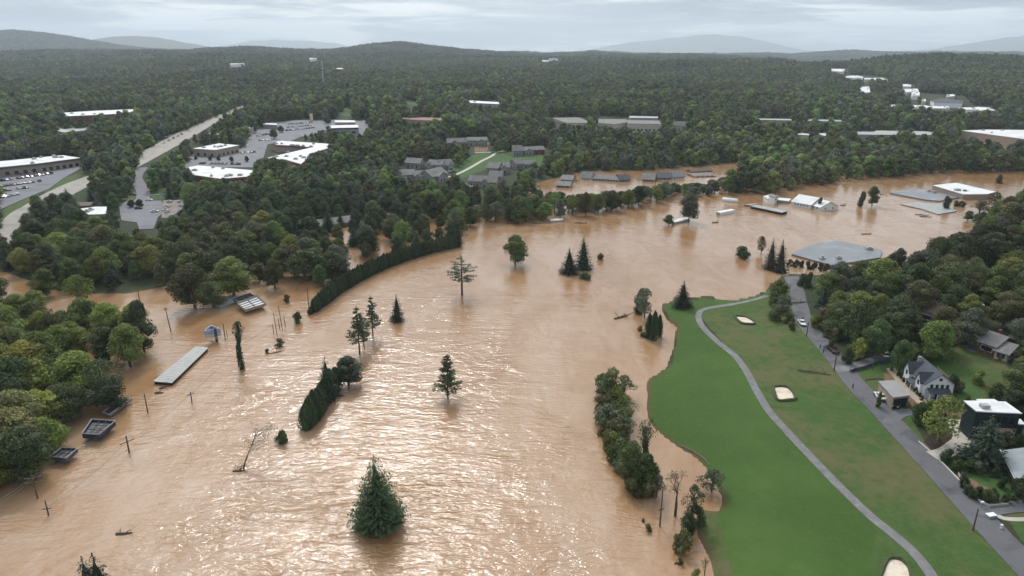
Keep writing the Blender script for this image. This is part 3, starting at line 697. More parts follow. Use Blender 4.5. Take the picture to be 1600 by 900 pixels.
def bare(seed, H, Rr, m, leafy=0, spread=0.62, r0=.36):
    rg = random.Random(seed); mb = MB(); tips = []
    def grow(p, d, L, r, lv):
        q = p+d*L*.5+Vector((rg.uniform(-.1, .1), rg.uniform(-.1, .1), .05))*L*.5; e = p+d*L
        mb.tube([p, q, e], [r, r*.8, r*.55], 5 if lv < 2 else 3, cap=False)
        if lv >= 4: tips.append(e); return
        for k in range(3 if lv < 3 else 2):
            nd_ = (d+Vector((rg.uniform(-1, 1), rg.uniform(-1, 1), rg.uniform(-.25, .7)))*spread*1.3).normalized(); grow(e, nd_, L*rg.uniform(.62, .82), r*.55, lv+1)
        if lv < 2: tips.append(e)
    mb.tube([(0, 0, -3), (0, 0, H*.3)], [r0*1.2, r0], 6); grow(Vector((0, 0, H*.28)), Vector((0, 0, 1)), H*.22, r0*.9, 0)
    c = None
    if leafy:
        nr = np.random.default_rng(seed); T = np.array([t_[:] for t_ in tips]); P = np.repeat(T, leafy, 0)+nr.normal(size=(len(T)*leafy, 3))*.5
        V, Q = leaf_quads(nr, P, nr.normal(size=P.shape), .32*nr.uniform(.6, 1.3, len(P)), .6); c = Crown(); c.quads(V, Q, np.clip(nr.normal(.5, .2, len(P)), 0, 1))
    return mb, c
for s_, (H, Rr, lf) in enumerate([(11, 3.8, 0), (10, 3.8, 3), (9, 3.4, 0), (11, 4.0, 8)]):
    mb, c = bare(700+s_, H, Rr, M_BARK, lf)
    if c is None:
        c = Crown(); nr = np.random.default_rng(s_); P = np.array([(0, 0, H*.5)]*24)+nr.normal(size=(24, 3))*(1.2, 1.2, 1.5); V, Q = leaf_quads(nr, P, nr.normal(size=P.shape), np.full(24, .25), .6); c.quads(V, Q, np.full(24, .5))
    register('bare', H, Rr, c.build('crown', M_LEAF, link=False), mb.build('trunk', M_BARKPALE if s_ == 2 else M_BARK, link=False))
def crown_vine(seed, H, Rr, n=1500):
    rg = np.random.default_rng(seed); c = Crown(); z = rg.uniform(0, 1, n); a = rg.uniform(0, 6.28, n)
    r = Rr*(.30+.35*vnoise(z*7, np.zeros(n), seed)+.5*smooth(.72, .86, z)*smooth(1.0, .9, z))*rg.uniform(.5, 1.1, n)
    P = np.stack([np.cos(a)*r+.3*np.sin(z*5), np.sin(a)*r, z*H], 1); V, Q = leaf_quads(rg, P, np.stack([np.cos(a), np.sin(a), 0*a+.3], 1), .42*rg.uniform(.6, 1.4, n), .5); c.quads(V, Q, np.clip(rg.normal(.5, .2, n), 0, 1))
    for k in range(5):
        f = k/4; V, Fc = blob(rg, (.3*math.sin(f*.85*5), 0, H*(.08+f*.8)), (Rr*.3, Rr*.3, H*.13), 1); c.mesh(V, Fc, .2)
    return c
register('vine', 14, 1.8, crown_vine(3, 14, 1.8).build('crown', M_LEAF, link=False), MB().tube([(0, 0, -3), (0, 0, 13)], [.25, .1], 6).build('trunk', M_BARK, link=False))

# palette (real leaf colours)
GD = (0.058, 0.086, 0.038); GM = (0.082, 0.122, 0.042); GB = (0.130, 0.178, 0.046); GY = (0.190, 0.215, 0.055); GO = (0.118, 0.124, 0.052)
GS = (0.038, 0.062, 0.038); GP = (0.052, 0.088, 0.036); GH_ = (0.036, 0.068, 0.027); GG = (0.112, 0.132, 0.086); GR = (0.14, 0.088, 0.050)
NPROTO = {k: len(v) for k, v in PROTO.items()}
NAMES = {'broad': 'broadleaf_tree', 'open': 'broadleaf_tree', 'shrub': 'shrub', 'spruce': 'spruce_tree', 'pine': 'pine_tree', 'column': 'hedge_tree', 'bare': 'bare_tree', 'vine': 'vine_covered_tree'}
CATS = {'broad': 'tree', 'open': 'tree', 'shrub': 'shrub', 'spruce': 'tree', 'pine': 'tree', 'column': 'hedge tree', 'bare': 'tree', 'vine': 'tree'}
rnd = random.Random(7)
def plant(kind, loc, H, W, label, group=None, col=GM, var=None, rz=None, lean=None):
    """one tree or shrub: an Empty at its foot with its crown and its trunk"""
    H0, R0, cm, tm = PROTO[kind][(rnd.randrange(NPROTO[kind]) if var is None else var) % NPROTO[kind]]
    rz = rnd.uniform(0, 6.28) if rz is None else rz
    e = empty(NAMES[kind], loc, rz, label, CATS[kind], group)
    if lean: e.rotation_euler = (lean[0], lean[1], rz)
    s = (W/2/R0, W/2/R0, H/H0)
    a, b = ('foliage', 'stem') if kind == 'shrub' else ('crown', 'trunk')
    c = bpy.data.objects.new(a, cm); COL.objects.link(c); c.parent = e; c.scale = s; c.color = (*col, 1)
    t_ = bpy.data.objects.new(b, tm); COL.objects.link(t_); t_.parent = e; t_.scale = s
    return e
def pxm(p):   # pixels of the photograph per metre at a point
    dep = p[1]*CP - (p[2]-CAMZ)*SP; return FPX/dep
def height_for(p, top):
    lo, hi = 0.1, 60.0
    for _ in range(40):
        m_ = (lo+hi)/2
        if proj(p[0], p[1], p[2]+m_)[1] > top: lo = m_
        else: hi = m_
    return lo
MANUAL = []   # px footprints of hand placed trees
def T(kind, bx, by, top, wpx, label, col=GM, group=None, var=None, rz=None, lean=None):
    p = at(bx, by); H = height_for(p, top); W = wpx/pxm((p.x, p.y, p.z+H*.5)); MANUAL.append((bx, by, p.x, p.y, W/2))
    return plant(kind, (p.x, p.y, p.z-0.05), H, W, label, group, col, var, rz, lean)
g1 = 'conifers standing in the flood'
T('pine', 592, 822, 711, 80, 'big dense pine standing alone in glittering brown water, nearest of the conifers', GP, g1, 3)
T('pine', 700, 622, 552, 46, 'lone pine with bare lower trunk in the middle of the river', GP, g1, 0)
T('pine', 722, 461, 397, 46, 'airy two-trunked pine with gaps between its layers, far up the river', GG, g1, 2)
T('pine', 562, 553, 477, 40, 'leggy pine on bare stems, front one of the tall pine group in the river', GP, g1, 1)
T('pine', 583, 527, 461, 32, 'tallest slim pine at the right of the pine group in the river', GP, g1, 1, 1.0)
T('pine', 569, 544, 488, 26, 'thin pine squeezed between the two taller pines of the river group', GP, g1, 2)
T('spruce', 621, 501, 459, 23, 'small pointed spruce alone between the pine group and the two-trunked pine', GS, g1, 0)
T('spruce', 889, 427, 386, 30, 'left and shorter spruce of the pair in the upper river', GS, g1, 1)
T('spruce', 911, 420, 369, 30, 'right and taller spruce of the pair in the upper river', GS, g1, 2)
T('spruce', 149, 960, 868, 56, 'left dark spruce top cut off by the bottom edge', GS, g1, 1)
T('spruce', 167, 965, 863, 58, 'right dark spruce top cut off by the bottom edge', GS, g1, 2)
T('spruce', 1066, 479, 438, 31, 'solitary dark spruce on the tip of the green fairway', GS, None, 0)
T('spruce', 1203, 420, 371, 24, 'left spruce of the two by the big grey flooded roof', GS, None, 1)
T('spruce', 1218, 425, 373, 24, 'right spruce of the two by the big grey flooded roof', GS, None, 2)
T('spruce', 513, 620, 557, 36, 'shaggy spruce at the top end of the dark hedge clump in midstream', GS, None, 1)
T('broad', 545, 602, 556, 50, 'grey-green round tree beside the dark hedge clump in midstream', GG, None, 1)
T('broad', 805, 413, 367, 44, 'round leafy tree alone in the water left of the spruce pair', GM, None, 0)
T('open', 722, 0+0 or 365, 340, 22, 'small tree at the far end of the long dark hedge', GM, None, 2)
T('shrub', 914, 436, 425, 22, 'low dark shrub half drowned in front of the spruce pair', GD)
T('shrub', 938, 405, 396, 13, 'small dark shrub right of the spruce pair', GO)
T('shrub', 466, 504, 488, 18, 'round green shrub left of the near end of the long hedge', GP)
T('shrub', 486, 491, 480, 11, 'tiny dark shrub touching the near end of the long hedge', GH_)
T('shrub', 448, 472, 460, 13, 'brown twiggy shrub near the wrecked roof frames', GO)
T('shrub', 437, 540, 529, 18, 'brown drowned shrub below the dead poles', GO)
T('shrub', 418, 551, 545, 9, 'smallest brown shrub tip left of the drowned shrub', GO)
T('shrub', 443, 691, 673, 24, 'green bush top beside the leaning dead tree', GM)
T('shrub', 478, 672, 660, 10, 'pale weed clump at the foot of the dark hedge clump', GG)
T('vine', 379, 577, 503, 20, 'tall narrow vine-covered tree among the utility poles', GS)
T('shrub', 1013, 829, 819, 14, 'low dark weed tuft in the water left of the broken pole', GO)
T('shrub', 1005, 815, 810, 6, 'tiny weed tuft in the water beyond the larger tuft', GO)
T('shrub', 1066, 862, 830, 34, 'tawny bush at the river edge below the ivy-covered tree', GO)
T('shrub', 1062, 882, 872, 11, 'small green weed near the bottom of the river edge', GM)
T('bare', 1098, 925, 868, 26, 'dark bare tree at the bottom edge beside the riverbank', GM, None, 1)
T('shrub', 1089, 905, 890, 20, 'green bush at the foot of the bottom-edge bare tree', GB)
# belt of trees between river and fairway
ordw_ = ['first','second','third','fourth','fifth','sixth','seventh','eighth','ninth','tenth','eleventh','twelfth','thirteenth']
g2 = 'trees of the flooded belt beside the fairway'
for a_ in [('open',955,632,573,46,'dark-topped first tree at the upstream end of the flooded belt',GM), ('shrub',940,625,605,26,'thin pale bush leaning out left of the flooded belt',GG), ('shrub',962,640,607,46,'yellow-green bush below the dark-topped first tree of the belt',GY),
  ('shrub',950,663,632,46,'grey-green bush on the river side of the flooded belt',GG), ('shrub',972,668,638,36,'mid green bush on the fairway side of the flooded belt',GM), ('shrub',962,690,655,44,'broad olive bush half way down the flooded belt',GO),
  ('shrub',958,704,678,34,'bright green bush just above the dark clump of the belt',GB), ('broad',984,755,690,44,'tall green tree at the heart of the lower belt',GM), ('broad',1008,772,708,40,'tall tree hanging over the water at the low end of the belt',GM),
  ('shrub',975,735,705,36,'dull green bush against the river in the lower belt',GG), ('shrub',996,765,738,40,'leafy bush trailing in the current under the lower belt',GO), ('shrub',1014,778,750,30,'twiggy bush at the downstream tip of the belt',GO),
  ('open',1080,822,756,34,'ivy-clad dark tree between the two small ponds',GD), ('open',1112,768,734,44,'silvery leaning tree at the fairway edge between the ponds',GG), ('broad',1074,838,800,26,'dark bushy tree below the ivy-clad tree',GD),
  ('bare',1055,806,735,42,'bare grey branching tree by the river edge',GG,None,3), ('bare',1003,735,650,40,'broken-topped tree wrapped in ivy above the larger pond',GD)]:
    a_ = list(a_); a_[4] = a_[4]*1.08; T(*a_[:7], group=g2, var=(a_[8] if len(a_) > 8 else None))
for i_, (x_, y_, t_, w_, c_) in enumerate([(944,612,585,30,GD),(974,622,590,34,GM),(948,645,618,34,GO),(976,652,622,34,GB),(944,680,655,30,GM),(974,686,655,40,GD),(968,722,690,38,GM),(985,728,695,40,GD),(1010,758,722,38,GD),(1026,776,745,24,GG),(990,775,748,30,GM),(1070,845,815,22,GD),(1088,818,790,26,GD)]):
    T('open' if i_ % 2 else 'shrub', x_, y_, t_-4*(i_ % 2), w_*1.2, ordw_[i_]+' filler bush among the larger ones of the flooded belt, counted downstream', c_, g2)
T('vine', 1005, 742, 668, 26, 'ivy column around the broken trunk above the larger pond', GD, g2)
for a_ in [('open',1007,497,449,32,'pale thin tree over the dark column trees by the fairway tip',GG), ('shrub',1002,480,452,22,'grey leafy treetop in the water upstream of the fairway tip',GG), ('shrub',999,490,478,22,'low dark bush upstream of the column trees',GD), ('shrub',1001,517,509,10,'small weed left of the column trees',GO), ('shrub',1006,526,519,14,'dark weed at the foot of the column trees',GD)]:
    T(*a_)
for bx, by, tp, w_, lb in ((1013,528,489,13,'left'), (1021,531,485,14,'middle'), (1029,526,491,12,'right')):
    T('column', bx, by, tp, w_, lb+' one of the three dark column trees beside the fairway tip', GH_, 'column trees beside the fairway tip')
# upper river and the far bank's single trees
for a_ in [('broad',1045,351,335,19,'small round tree left of the sunken white canopy',GM), ('broad',1076,347,300,34,'tall tree behind the sunken white canopy',GG), ('shrub',1160,403,385,30,'dark flat-topped bush left of the two spruces by the grey roof',GD),
  ('open',1189,397,369,18,'brownish tree behind the two spruces',GR), ('shrub',1345,323,300,13,'smaller bush of the pair in open water right of the white flooded building',GO), ('broad',1362,322,290,21,'larger tree of the pair in open water right of the white flooded building',GM),
  ('shrub',1281,327,309,10,'dark bush against the right end of the white flooded building',GD), ('shrub',1477,326,307,16,'bush between the two sunken grey roofs at the right',GD), ('shrub',1493,322,313,12,'low bush right of the sunken grey roofs',GD), ('shrub',1502,323,314,12,'low bush farther right of the sunken grey roofs',GD),
  ('shrub',1506,307,297,15,'left small bush before the white flooded roof at the right',GD), ('shrub',1530,307,299,10,'right small bush before the white flooded roof at the right',GD), ('shrub',1561,286,273,14,'bush in the far water right of the white flooded roof',GD),
  ('broad',1512,345,329,17,'first roundish tree on the water at the end of the right bank',GM), ('broad',1527,348,333,18,'second roundish tree on the water at the end of the right bank',GM), ('open',1530,333,312,34,'dark thicket in the water above the right bank',GO), ('open',1550,338,300,28,'bare-looking tree at the right bank near the far water',GO)]:
    T(*a_)
# left shore singles
for a_ in [('broad',305,481,412,66,'big dark tree at the point left of the wrecked roof frames',GM), ('broad',366,463,400,70,'wide bright tree behind the wrecked roof frames',GB), ('broad',335,480,440,46,'lower tree in front of the wide bright tree',GM), ('broad',430,451,405,36,'separate green tree right of the wide bright tree',GM),
  ('broad',406,440,410,34,'tree between the wide bright tree and the separate green tree',GO), ('shrub',170,513,487,32,'round grey bush in the narrow channel of the left wood',GG), ('broad',226,551,468,54,'tall dark tree at the outer tip of the left wood',GD), ('broad',204,573,505,56,'light green tree in front of the tall dark tip tree',GB),
  ('open',165,625,560,70,'dark thin-crowned tree above the long sunken roof',GD), ('broad',175,640,590,60,'dark tree overhanging the small wrecked roof on the left bank',GD)]:
    T(*a_)
# the long clipped hedge, tree by tree, and the short clump in midstream
HP = [(491,487),(500,481),(512,472),(530,459),(550,446),(575,432),(605,418),(640,405),(672,396),(700,389),(717,386)]
hp = [at(*q) for q in HP]; cum = [0]
for i in range(1, len(hp)): cum.append(cum[-1]+(hp[i]-hp[i-1]).length)
nh = int(cum[-1]/2.1)
N1 = ['','first','second','third','fourth','fifth','sixth','seventh','eighth','ninth']
def ordw(n):
    T_ = ['','tenth','twentieth','thirtieth','fortieth','fiftieth','sixtieth']; t2 = ['','','twenty','thirty','forty','fifty','sixty']; tn = ['tenth','eleventh','twelfth','thirteenth','fourteenth','fifteenth','sixteenth','seventeenth','eighteenth','nineteenth']
    if n < 10: return N1[n]
    if n < 20: return tn[n-10]
    return T_[n//10] if n % 10 == 0 else t2[n//10]+' '+N1[n % 10]
for k in range(nh):
    s = cum[-1]*k/(nh-1); i = max(j for j in range(len(cum)) if cum[j] <= s+1e-6); i = min(i, len(hp)-2); f = (s-cum[i])/(cum[i+1]-cum[i]); p = hp[i].lerp(hp[i+1], f)
    pos = ['first' if k == 0 else 'last' if k == nh-1 else None][0]
    plant('column', (p.x+rnd.uniform(-.3, .3), p.y+rnd.uniform(-.3, .3), 0), rnd.uniform(6.2, 7.6)*(0.8 if k < 3 else 1), 3.2, ordw(k+1)+' dark column tree from the near end of the long curving hedge' if not pos else f'{pos} column tree at the {"near" if k == 0 else "far"} end of the long curving hedge', 'trees of the long curving hedge', GH_)
    MANUAL.append((0, 0, p.x, p.y, 2))
for k in range(11):
    f = k/10; p = at(481+44*f, 669-60*f)
    plant('column', (p.x+rnd.uniform(-.4, .4), p.y, 0), rnd.uniform(6.4, 9.4), 3.8, ('nearest, lowest' if k == 0 else ['second', 'third', 'fourth', 'fifth', 'sixth', 'seventh', 'eighth', 'ninth', 'tenth', 'farthest'][k-1])+' dark column tree of the short clump in midstream', 'column trees of the midstream clump', GH_)
# shrubs on the right by the road and gardens
for i, (bx, by, tp, w_, kd, cl, lb) in enumerate([(1216,462,438,30,'shrub',GB,'bright bush at the head of the road by the water'), (1208,478,455,28,'shrub',GM,'mid green bush left of the road head'), (1222,488,462,34,'shrub',GG,'grey-green bush on the grass left of the road head'), (1213,500,480,30,'shrub',GM,'low bush below the grey-green roadside bush'), (1230,505,488,22,'shrub',GB,'light bush nearest the road edge above the rough'), (1236,515,503,14,'shrub',GM,'last small bush on the grass slope beside the road'),
   (1252,447,428,16,'shrub',GD,'left dark bush by the pale cottage at the waterside'), (1264,448,426,18,'shrub',GD,'right dark bush by the pale cottage at the waterside'),
   (1468,690,618,70,'open',GY,'light yellow-green tree in the mulch bed by the driveway'), (1436,662,630,34,'shrub',GM,'green tree beside the garage corner'), (1450,655,625,34,'shrub',GB,'light bush between the garage and the yellow-green tree'), (1534,722,648,68,'spruce',GS,'large dark spruce in front of the dark modern house'),
   (1481,722,703,26,'shrub',GH_,'dark round shrub by the driveway mouth'), (1497,735,718,24,'shrub',GM,'green shrub right of the dark round shrub'), (1516,735,718,24,'shrub',GM,'shrub under the large dark spruce'), (1528,740,722,20,'shrub',GG,'pale shrub below the large dark spruce'), (1506,762,745,16,'shrub',GD,'shrub at the left edge of the front garden'), (1502,750,738,14,'shrub',GG,'pale shrub at the road side of the front garden'),
   (1513,775,758,20,'shrub',GD,'dark shrub above the wall of the front garden'), (1527,779,760,22,'shrub',GD,'second dark shrub above the wall of the front garden'), (1541,782,764,20,'shrub',GM,'green shrub at the lower corner of the front garden'), (1555,785,770,14,'shrub',GM,'small shrub along the lower edge of the front garden'), (1571,784,772,14,'shrub',GD,'dark shrub at the right lower corner of the front garden'), (1582,780,768,12,'shrub',GM,'little shrub by the far corner of the front garden'), (1552,770,762,10,'shrub',GM,'tiny shrub on the front garden lawn edge'),
   (1598,785,730,34,'broad',GD,'dark tree at the right edge beside the front garden'), (1588,770,750,22,'shrub',GD,'dark bush beneath the grey-roofed house'), (1565,762,745,16,'shrub',GD,'bush below the gutter of the grey-roofed house'), (1556,745,730,16,'shrub',GD,'bush near the end of the grey-roofed house'),
   (1300,547,529,16,'shrub',GD,'dark bush beside the parked red truck'), (1325,567,545,22,'shrub',GH_,'dark bush at the corner of the upper drive'), (1296,528,512,26,'shrub',GM,'roadside bush above the parked red truck'), (1276,512,492,26,'shrub',GB,'light bush across the road from the utility pole'), (1288,503,480,28,'shrub',GR,'reddish bush up the slope from the road'), (1312,532,508,28,'shrub',GO,'tawny bush on the slope behind the parked red truck'), (1340,560,530,30,'shrub',GY,'yellowish bush above the upper drive'), (1333,548,520,26,'shrub',GB,'light green bush above the dark corner bush'),
   (1366,560,497,48,'broad',GM,'tall green tree standing over the upper drive'), (1404,583,530,34,'broad',GM,'green tree behind the white house roof'), (1424,560,535,30,'shrub',GM,'bush right behind the white house'), (1508,640,618,14,'shrub',GM,'small bush on the back lawn beyond the yellow-green tree'), (1372,636,612,12,'shrub',GM,'little shrub at the left wall of the garage'),
   (1486,610,585,22,'shrub',GD,'dark bush at the right corner of the white house'), (1497,612,596,22,'shrub',GO,'brown bush on the bank right of the white house'), (1530,600,580,24,'shrub',GB,'light bush in the back garden by the wooden stakes'), (1555,622,598,30,'shrub',GM,'bush behind the dark modern house'),
   (1582,650,610,46,'broad',GD,'dark tree behind the right corner of the dark modern house'), (1570,700,676,34,'shrub',GD,'bush right of the large dark spruce'), (1590,698,678,26,'shrub',GM,'bush over the end of the grey-roofed house')]):
    T(kd, bx, by, tp, w_, lb, cl)

for k in range(11):
    T('shrub', 1234+k*9.5, 415+k*1.3+(k % 2), 405+k*1.2, 12, ordw(k+1)+' bush from the left in the dark row below the big grey flooded roof', GD, 'dark row of bushes below the big grey flooded roof')
BASE_X = [730, 800, 860, 940, 1000, 1060, 1110, 1170]; BASE_Y = [352, 346, 342, 332, 322, 309, 303, 299]
TOP_X = [730, 790, 830, 900, 960, 1000, 1100, 1170]; TOP_Y = [322, 305, 297, 299, 296, 287, 283, 262]
levee = []
for rowk in range(3):
    x_ = 735+rowk*5
    while x_ < 1172:
        yb = float(np.interp(x_, BASE_X, BASE_Y))-rowk*7+rnd.uniform(-2, 2); yt = float(np.interp(x_, TOP_X, TOP_Y)); tp = max(yt+rnd.uniform(0, 8), yb-rnd.uniform(26, 44))
        if 1035 < x_ < 1062 and rowk == 0: x_ += 14; continue
        w_ = rnd.uniform(20, 34)*(0.8 if x_ > 1000 else 1)
        levee.append((x_, yb, tp, w_)); x_ += w_*rnd.uniform(.62, .95)
levee.sort()
# landmarks that random trees are described by
LM = [(30,520,'the head of the left wood'), (110,620,'the left wood above the sunken canopies'), (100,712,'the small sunken canopy'), (155,668,'the sunken blue-edged canopy'), (190,630,'the small wrecked roof at the left bank'), (285,570,'the long sunken roof'), (332,518,'the triangular billboard'),
  (390,470,'the wrecked roof frames'), (235,330,'the small office car park'), (145,328,'the small white-roofed office'), (60,260,'the long strip mall'), (345,235,'the white store with the tan walls'), (470,235,'the L-shaped white mall roof'), (345,268,'the red-edged white roof'), (270,320,'the flat brown roof'), (90,450,'the left channel'), (250,440,'the dark left shore'),
  (500,360,'the grey roofs in the flooded grove'), (600,430,'the long curving hedge'), (690,265,'the grey-roofed condominiums'), (780,270,'the lower condominiums'), (825,235,'the long lawn-side house'), (885,285,'the small flooded grey roof'), (950,278,'the long flooded house'), (1035,275,'the flooded house pair'), (1060,350,'the sunken white canopy'), (1145,315,'the floating white tank'),
  (1240,317,'the white flooded building'), (980,190,'the large pale apartment block'), (1062,197,'the small pale house'), (1400,207,'the long grey roof'), (1550,212,'the wide white warehouse'), (1300,395,'the big grey flooded roof'), (1350,497,'the grey house in the trees'), (1455,490,'the brown-roofed house'), (1560,535,'the red brick house'), (1450,590,'the white gabled house'), (1380,556,'the two cars on the upper drive'),
  (1245,450,'the head of the road'), (1300,545,'the parked red truck'), (1545,650,'the dark modern house'), (1585,720,'the grey-roofed corner house'), (1490,320,'the sunken grey roofs'), (1440,430,'the right bank wood'), (1560,380,'the upper right bank'), (720,345,'the far end of the hedge'), (640,300,'the narrow lane in the wood'), (860,343,'the white panel at the far shore'), (760,160,'the far white-roofed shed'), (155,176,'the long white warehouse roof')]
ORD = ['closest', 'second closest', 'third closest', 'fourth closest', 'fifth closest', 'sixth closest', 'seventh closest', 'eighth closest', 'ninth closest', 'tenth closest']
NUSED = {}
def autolabel(kindname, tone, px, py):
    L = sorted(LM, key=lambda l: (l[0]-px)**2 + ((l[1]-py)*1.6)**2)
    l = L[0]; dx, dy = px-l[0], (py-l[1])*1.5
    rel = ('right of' if dx > 0 else 'left of') if abs(dx) > abs(dy) else ('in front of' if dy > 0 else 'behind')
    key = (tone, kindname, rel, l[2]); k = NUSED.get(key, 0); NUSED[key] = k+1
    return f"{ORD[k] if k < 10 else 'farther'} {tone} {kindname} {rel} {l[2]}"

# regions the photograph shows free of trees (px)
OPEN_PX = [
 [(532,166),(552,168),(546,183),(533,181)], [(632,156),(656,158),(656,166),(633,165)],
 [(0,421),(25,434),(45,442),(85,456),(140,464),(215,462),(272,452),(278,482),(330,480),(345,462),(400,455),(420,452),(440,448),(472,438),(490,446),(520,452),(560,432),(640,402),(720,382),(722,362),(770,354),(830,347),(900,338),(945,335),(1000,322),(1060,310),(1110,306),(1180,304),(1240,296),(1320,281),(1400,275),(1480,269),(1560,271),(1605,272),
  (1605,295),(1545,325),(1518,342),(1512,362),(1455,378),(1425,392),(1392,388),(1378,402),(1330,410),(1300,418),(1262,432),(1258,444),(1266,470),(1275,500),(1318,560),(1362,600),(1430,665),(1480,705),(1530,770),(1640,880),(1640,1000),(-50,1000),(-50,800),(0,785),(45,745),(75,735),(95,712),(130,700),(140,675),(165,655),(205,625),(195,600),(215,570),(250,545),(262,520),(245,485),(200,470),(150,478),(125,468),(60,456),(0,455)],
 [(0,252),(98,242),(128,246),(125,262),(96,285),(78,300),(30,316),(0,330)],
 [(384,162),(345,180),(312,194),(262,213),(232,232),(215,240),(225,246),(240,244),(276,228),(318,204),(360,182),(390,166)],
 [(75,300),(150,267),(166,262),(150,275),(120,290),(85,303)], [(225,240),(276,233),(232,264),(218,264)], [(125,655),(182,652),(184,682),(128,682)], [(76,698),(123,697),(122,718),(76,716)], [(158,640),(206,620),(208,630),(172,650)], [(214,268),(226,272),(228,300),(268,302),(264,314),(212,315),(208,300)],
 [(178,322),(205,312),(255,312),(288,314),(286,342),(262,342),(240,358),(222,360),(214,345),(196,345),(180,340)], [(126,322),(168,322),(166,336),(128,337)], [(0,345),(25,325),(60,316),(40,330),(10,365),(0,385)], [(108,298),(112,294),(145,275),(146,284),(122,298)],
 [(292,262),(302,232),(340,223),(374,226),(380,236),(420,236),(414,246),(396,264),(392,277),(300,278)], [(414,246),(422,224),(440,218),(520,224),(512,234),(480,244),(468,256),(446,250)], [(380,226),(400,205),(430,191),(470,186),(510,188),(512,202),(470,212),(440,216),(410,226)], [(516,186),(574,186),(573,212),(548,208),(518,204)],
 [(100,174),(212,170),(217,180),(104,184)], [(56,202),(148,198),(148,206),(58,208)], [(262,213),(300,206),(300,209),(262,217)], [(404,192),(434,191),(434,198),(404,198)], [(630,184),(692,184),(692,192),(630,192)], [(732,156),(780,158),(780,166),(734,164)],
 [(664,216),(700,214),(762,212),(765,238),(776,238),(852,228),(852,254),(800,258),(740,268),(722,280),(705,268),(735,246),(738,226),(700,224)], [(622,262),(640,250),(700,250),(712,266),(700,282),(650,278),(632,274)], [(755,256),(800,254),(808,270),(800,282),(755,280)], [(728,276),(770,276),(768,292),(728,292)], [(802,250),(835,248),(832,262),(806,262)],
 [(826,296),(846,284),(900,270),(930,266),(1010,266),(1020,268),(1100,260),(1150,255),(1162,258),(1130,272),(1060,284),(1000,286),(960,296),(935,297),(905,300),(870,298)],
 [(860,183),(918,182),(920,197),(864,194)], [(934,180),(1034,186),(1034,204),(934,198)], [(1050,189),(1074,190),(1074,203),(1050,203)], [(1180,184),(1236,184),(1322,186),(1322,191),(1182,190)], [(1243,206),(1266,206),(1300,207),(1300,212),(1243,212)],
 [(1334,204),(1468,205),(1468,212),(1334,212)], [(1500,202),(1605,202),(1605,226),(1560,222),(1505,214)], [(1318,116),(1350,117),(1390,121),(1388,127),(1320,124)], [(1342,134),(1360,133),(1362,146),(1342,147)], [(1298,106),(1325,106),(1325,116),(1296,116)], [(1405,130),(1430,132),(1440,150),(1410,150)], [(1438,145),(1512,150),(1515,160),(1445,162)], [(1384,162),(1400,162),(1400,168),(1384,168)], [(1416,162),(1556,166),(1556,176),(1420,172)],
 [(466,352),(545,345),(545,351),(490,358)], [(536,372),(550,370),(552,385),(536,388)],
 [(1348,484),(1360,484),(1360,494),(1348,494)], [(1430,478),(1470,480),(1466,490),(1432,490)], [(1530,520),(1580,524),(1572,545),(1530,540)], [(1540,460),(1546,460),(1546,466),(1538,466)],
 [(1372,550),(1398,550),(1410,566),(1440,556),(1486,590),(1510,595),(1530,600),(1525,625),(1600,640),(1600,705),(1560,700),(1500,700),(1480,705),(1340,590),(1330,580),(1340,562)], [(1490,545),(1530,542),(1520,562),(1486,566)], [(1500,640),(1600,640),(1600,830),(1560,820),(1480,720)],
 [(1376,518),(1392,518),(1392,526),(1376,526)],
]
def free_of_trees(px, py):
    r = np.zeros(np.shape(px), bool)
    for p in OPEN_PX: r |= inpoly(px, py, p)
    return r
for (x_, yb, tp, w_) in levee:
    tn, cl_ = rnd.choice([('dark green', GD), ('mid green', GM), ('mid green', GM), ('olive', GO), ('light green', GB), ('grey-green', GG)])
    T('broad' if rnd.random() < .8 else 'open', x_, yb, tp, w_, autolabel('broadleaf tree', tn, x_, yb), cl_, 'trees of the drowned levee along the far bank')
OUTW = [(0,-30,'x')]
# candidates: a jittered grid whose step grows with distance
rg = np.random.default_rng(12)
def ring(r0, r1, step, tmax):
    n = int(r1*2*math.sin(tmax)/step)+2; m_ = int((r1-r0*0.5)/step)+2
    X = (np.arange(n)-n/2)[:, None]*step + rg.uniform(-.42, .42, (n, m_))*step; Y = r0*0.4 + np.arange(m_)[None]*step + rg.uniform(-.42, .42, (n, m_))*step
    X, Y = X.ravel(), Y.ravel(); r = np.hypot(X, Y); k = (r > r0) & (r < r1) & (np.abs(np.arctan2(X, Y)) < tmax); return X[k], Y[k]
def clump_ok(X, Y, H, treeflood=True):
    Z = np.maximum(hgt(X, Y), 0); px, py = proj(X, Y, Z+0.5); _, pm = proj(X, Y, Z+H*.5); _, pt = proj(X, Y, Z+H*.86)
    bad = free_of_trees(px, py) | free_of_trees(px, pm) | free_of_trees(px, pt)
    wd = 0.30*H*FPX/np.maximum(Y, 30)
    bad |= free_of_trees(px-wd, pm) | free_of_trees(px+wd, pm)
    return ~bad, px, py, Z, pt
LAND_MARGIN = 0
X, Y = ring(60, 760, 7.6, R(47)); H = rg.uniform(8.5, 14.5, len(X)); H *= np.where(Y > 420, (0.72+0.62*vnoise(X/32, Y/32, 91)), 1)
ok, px, py, Z, pt = clump_ok(X, Y, H)
sd = sdist(X, Y)
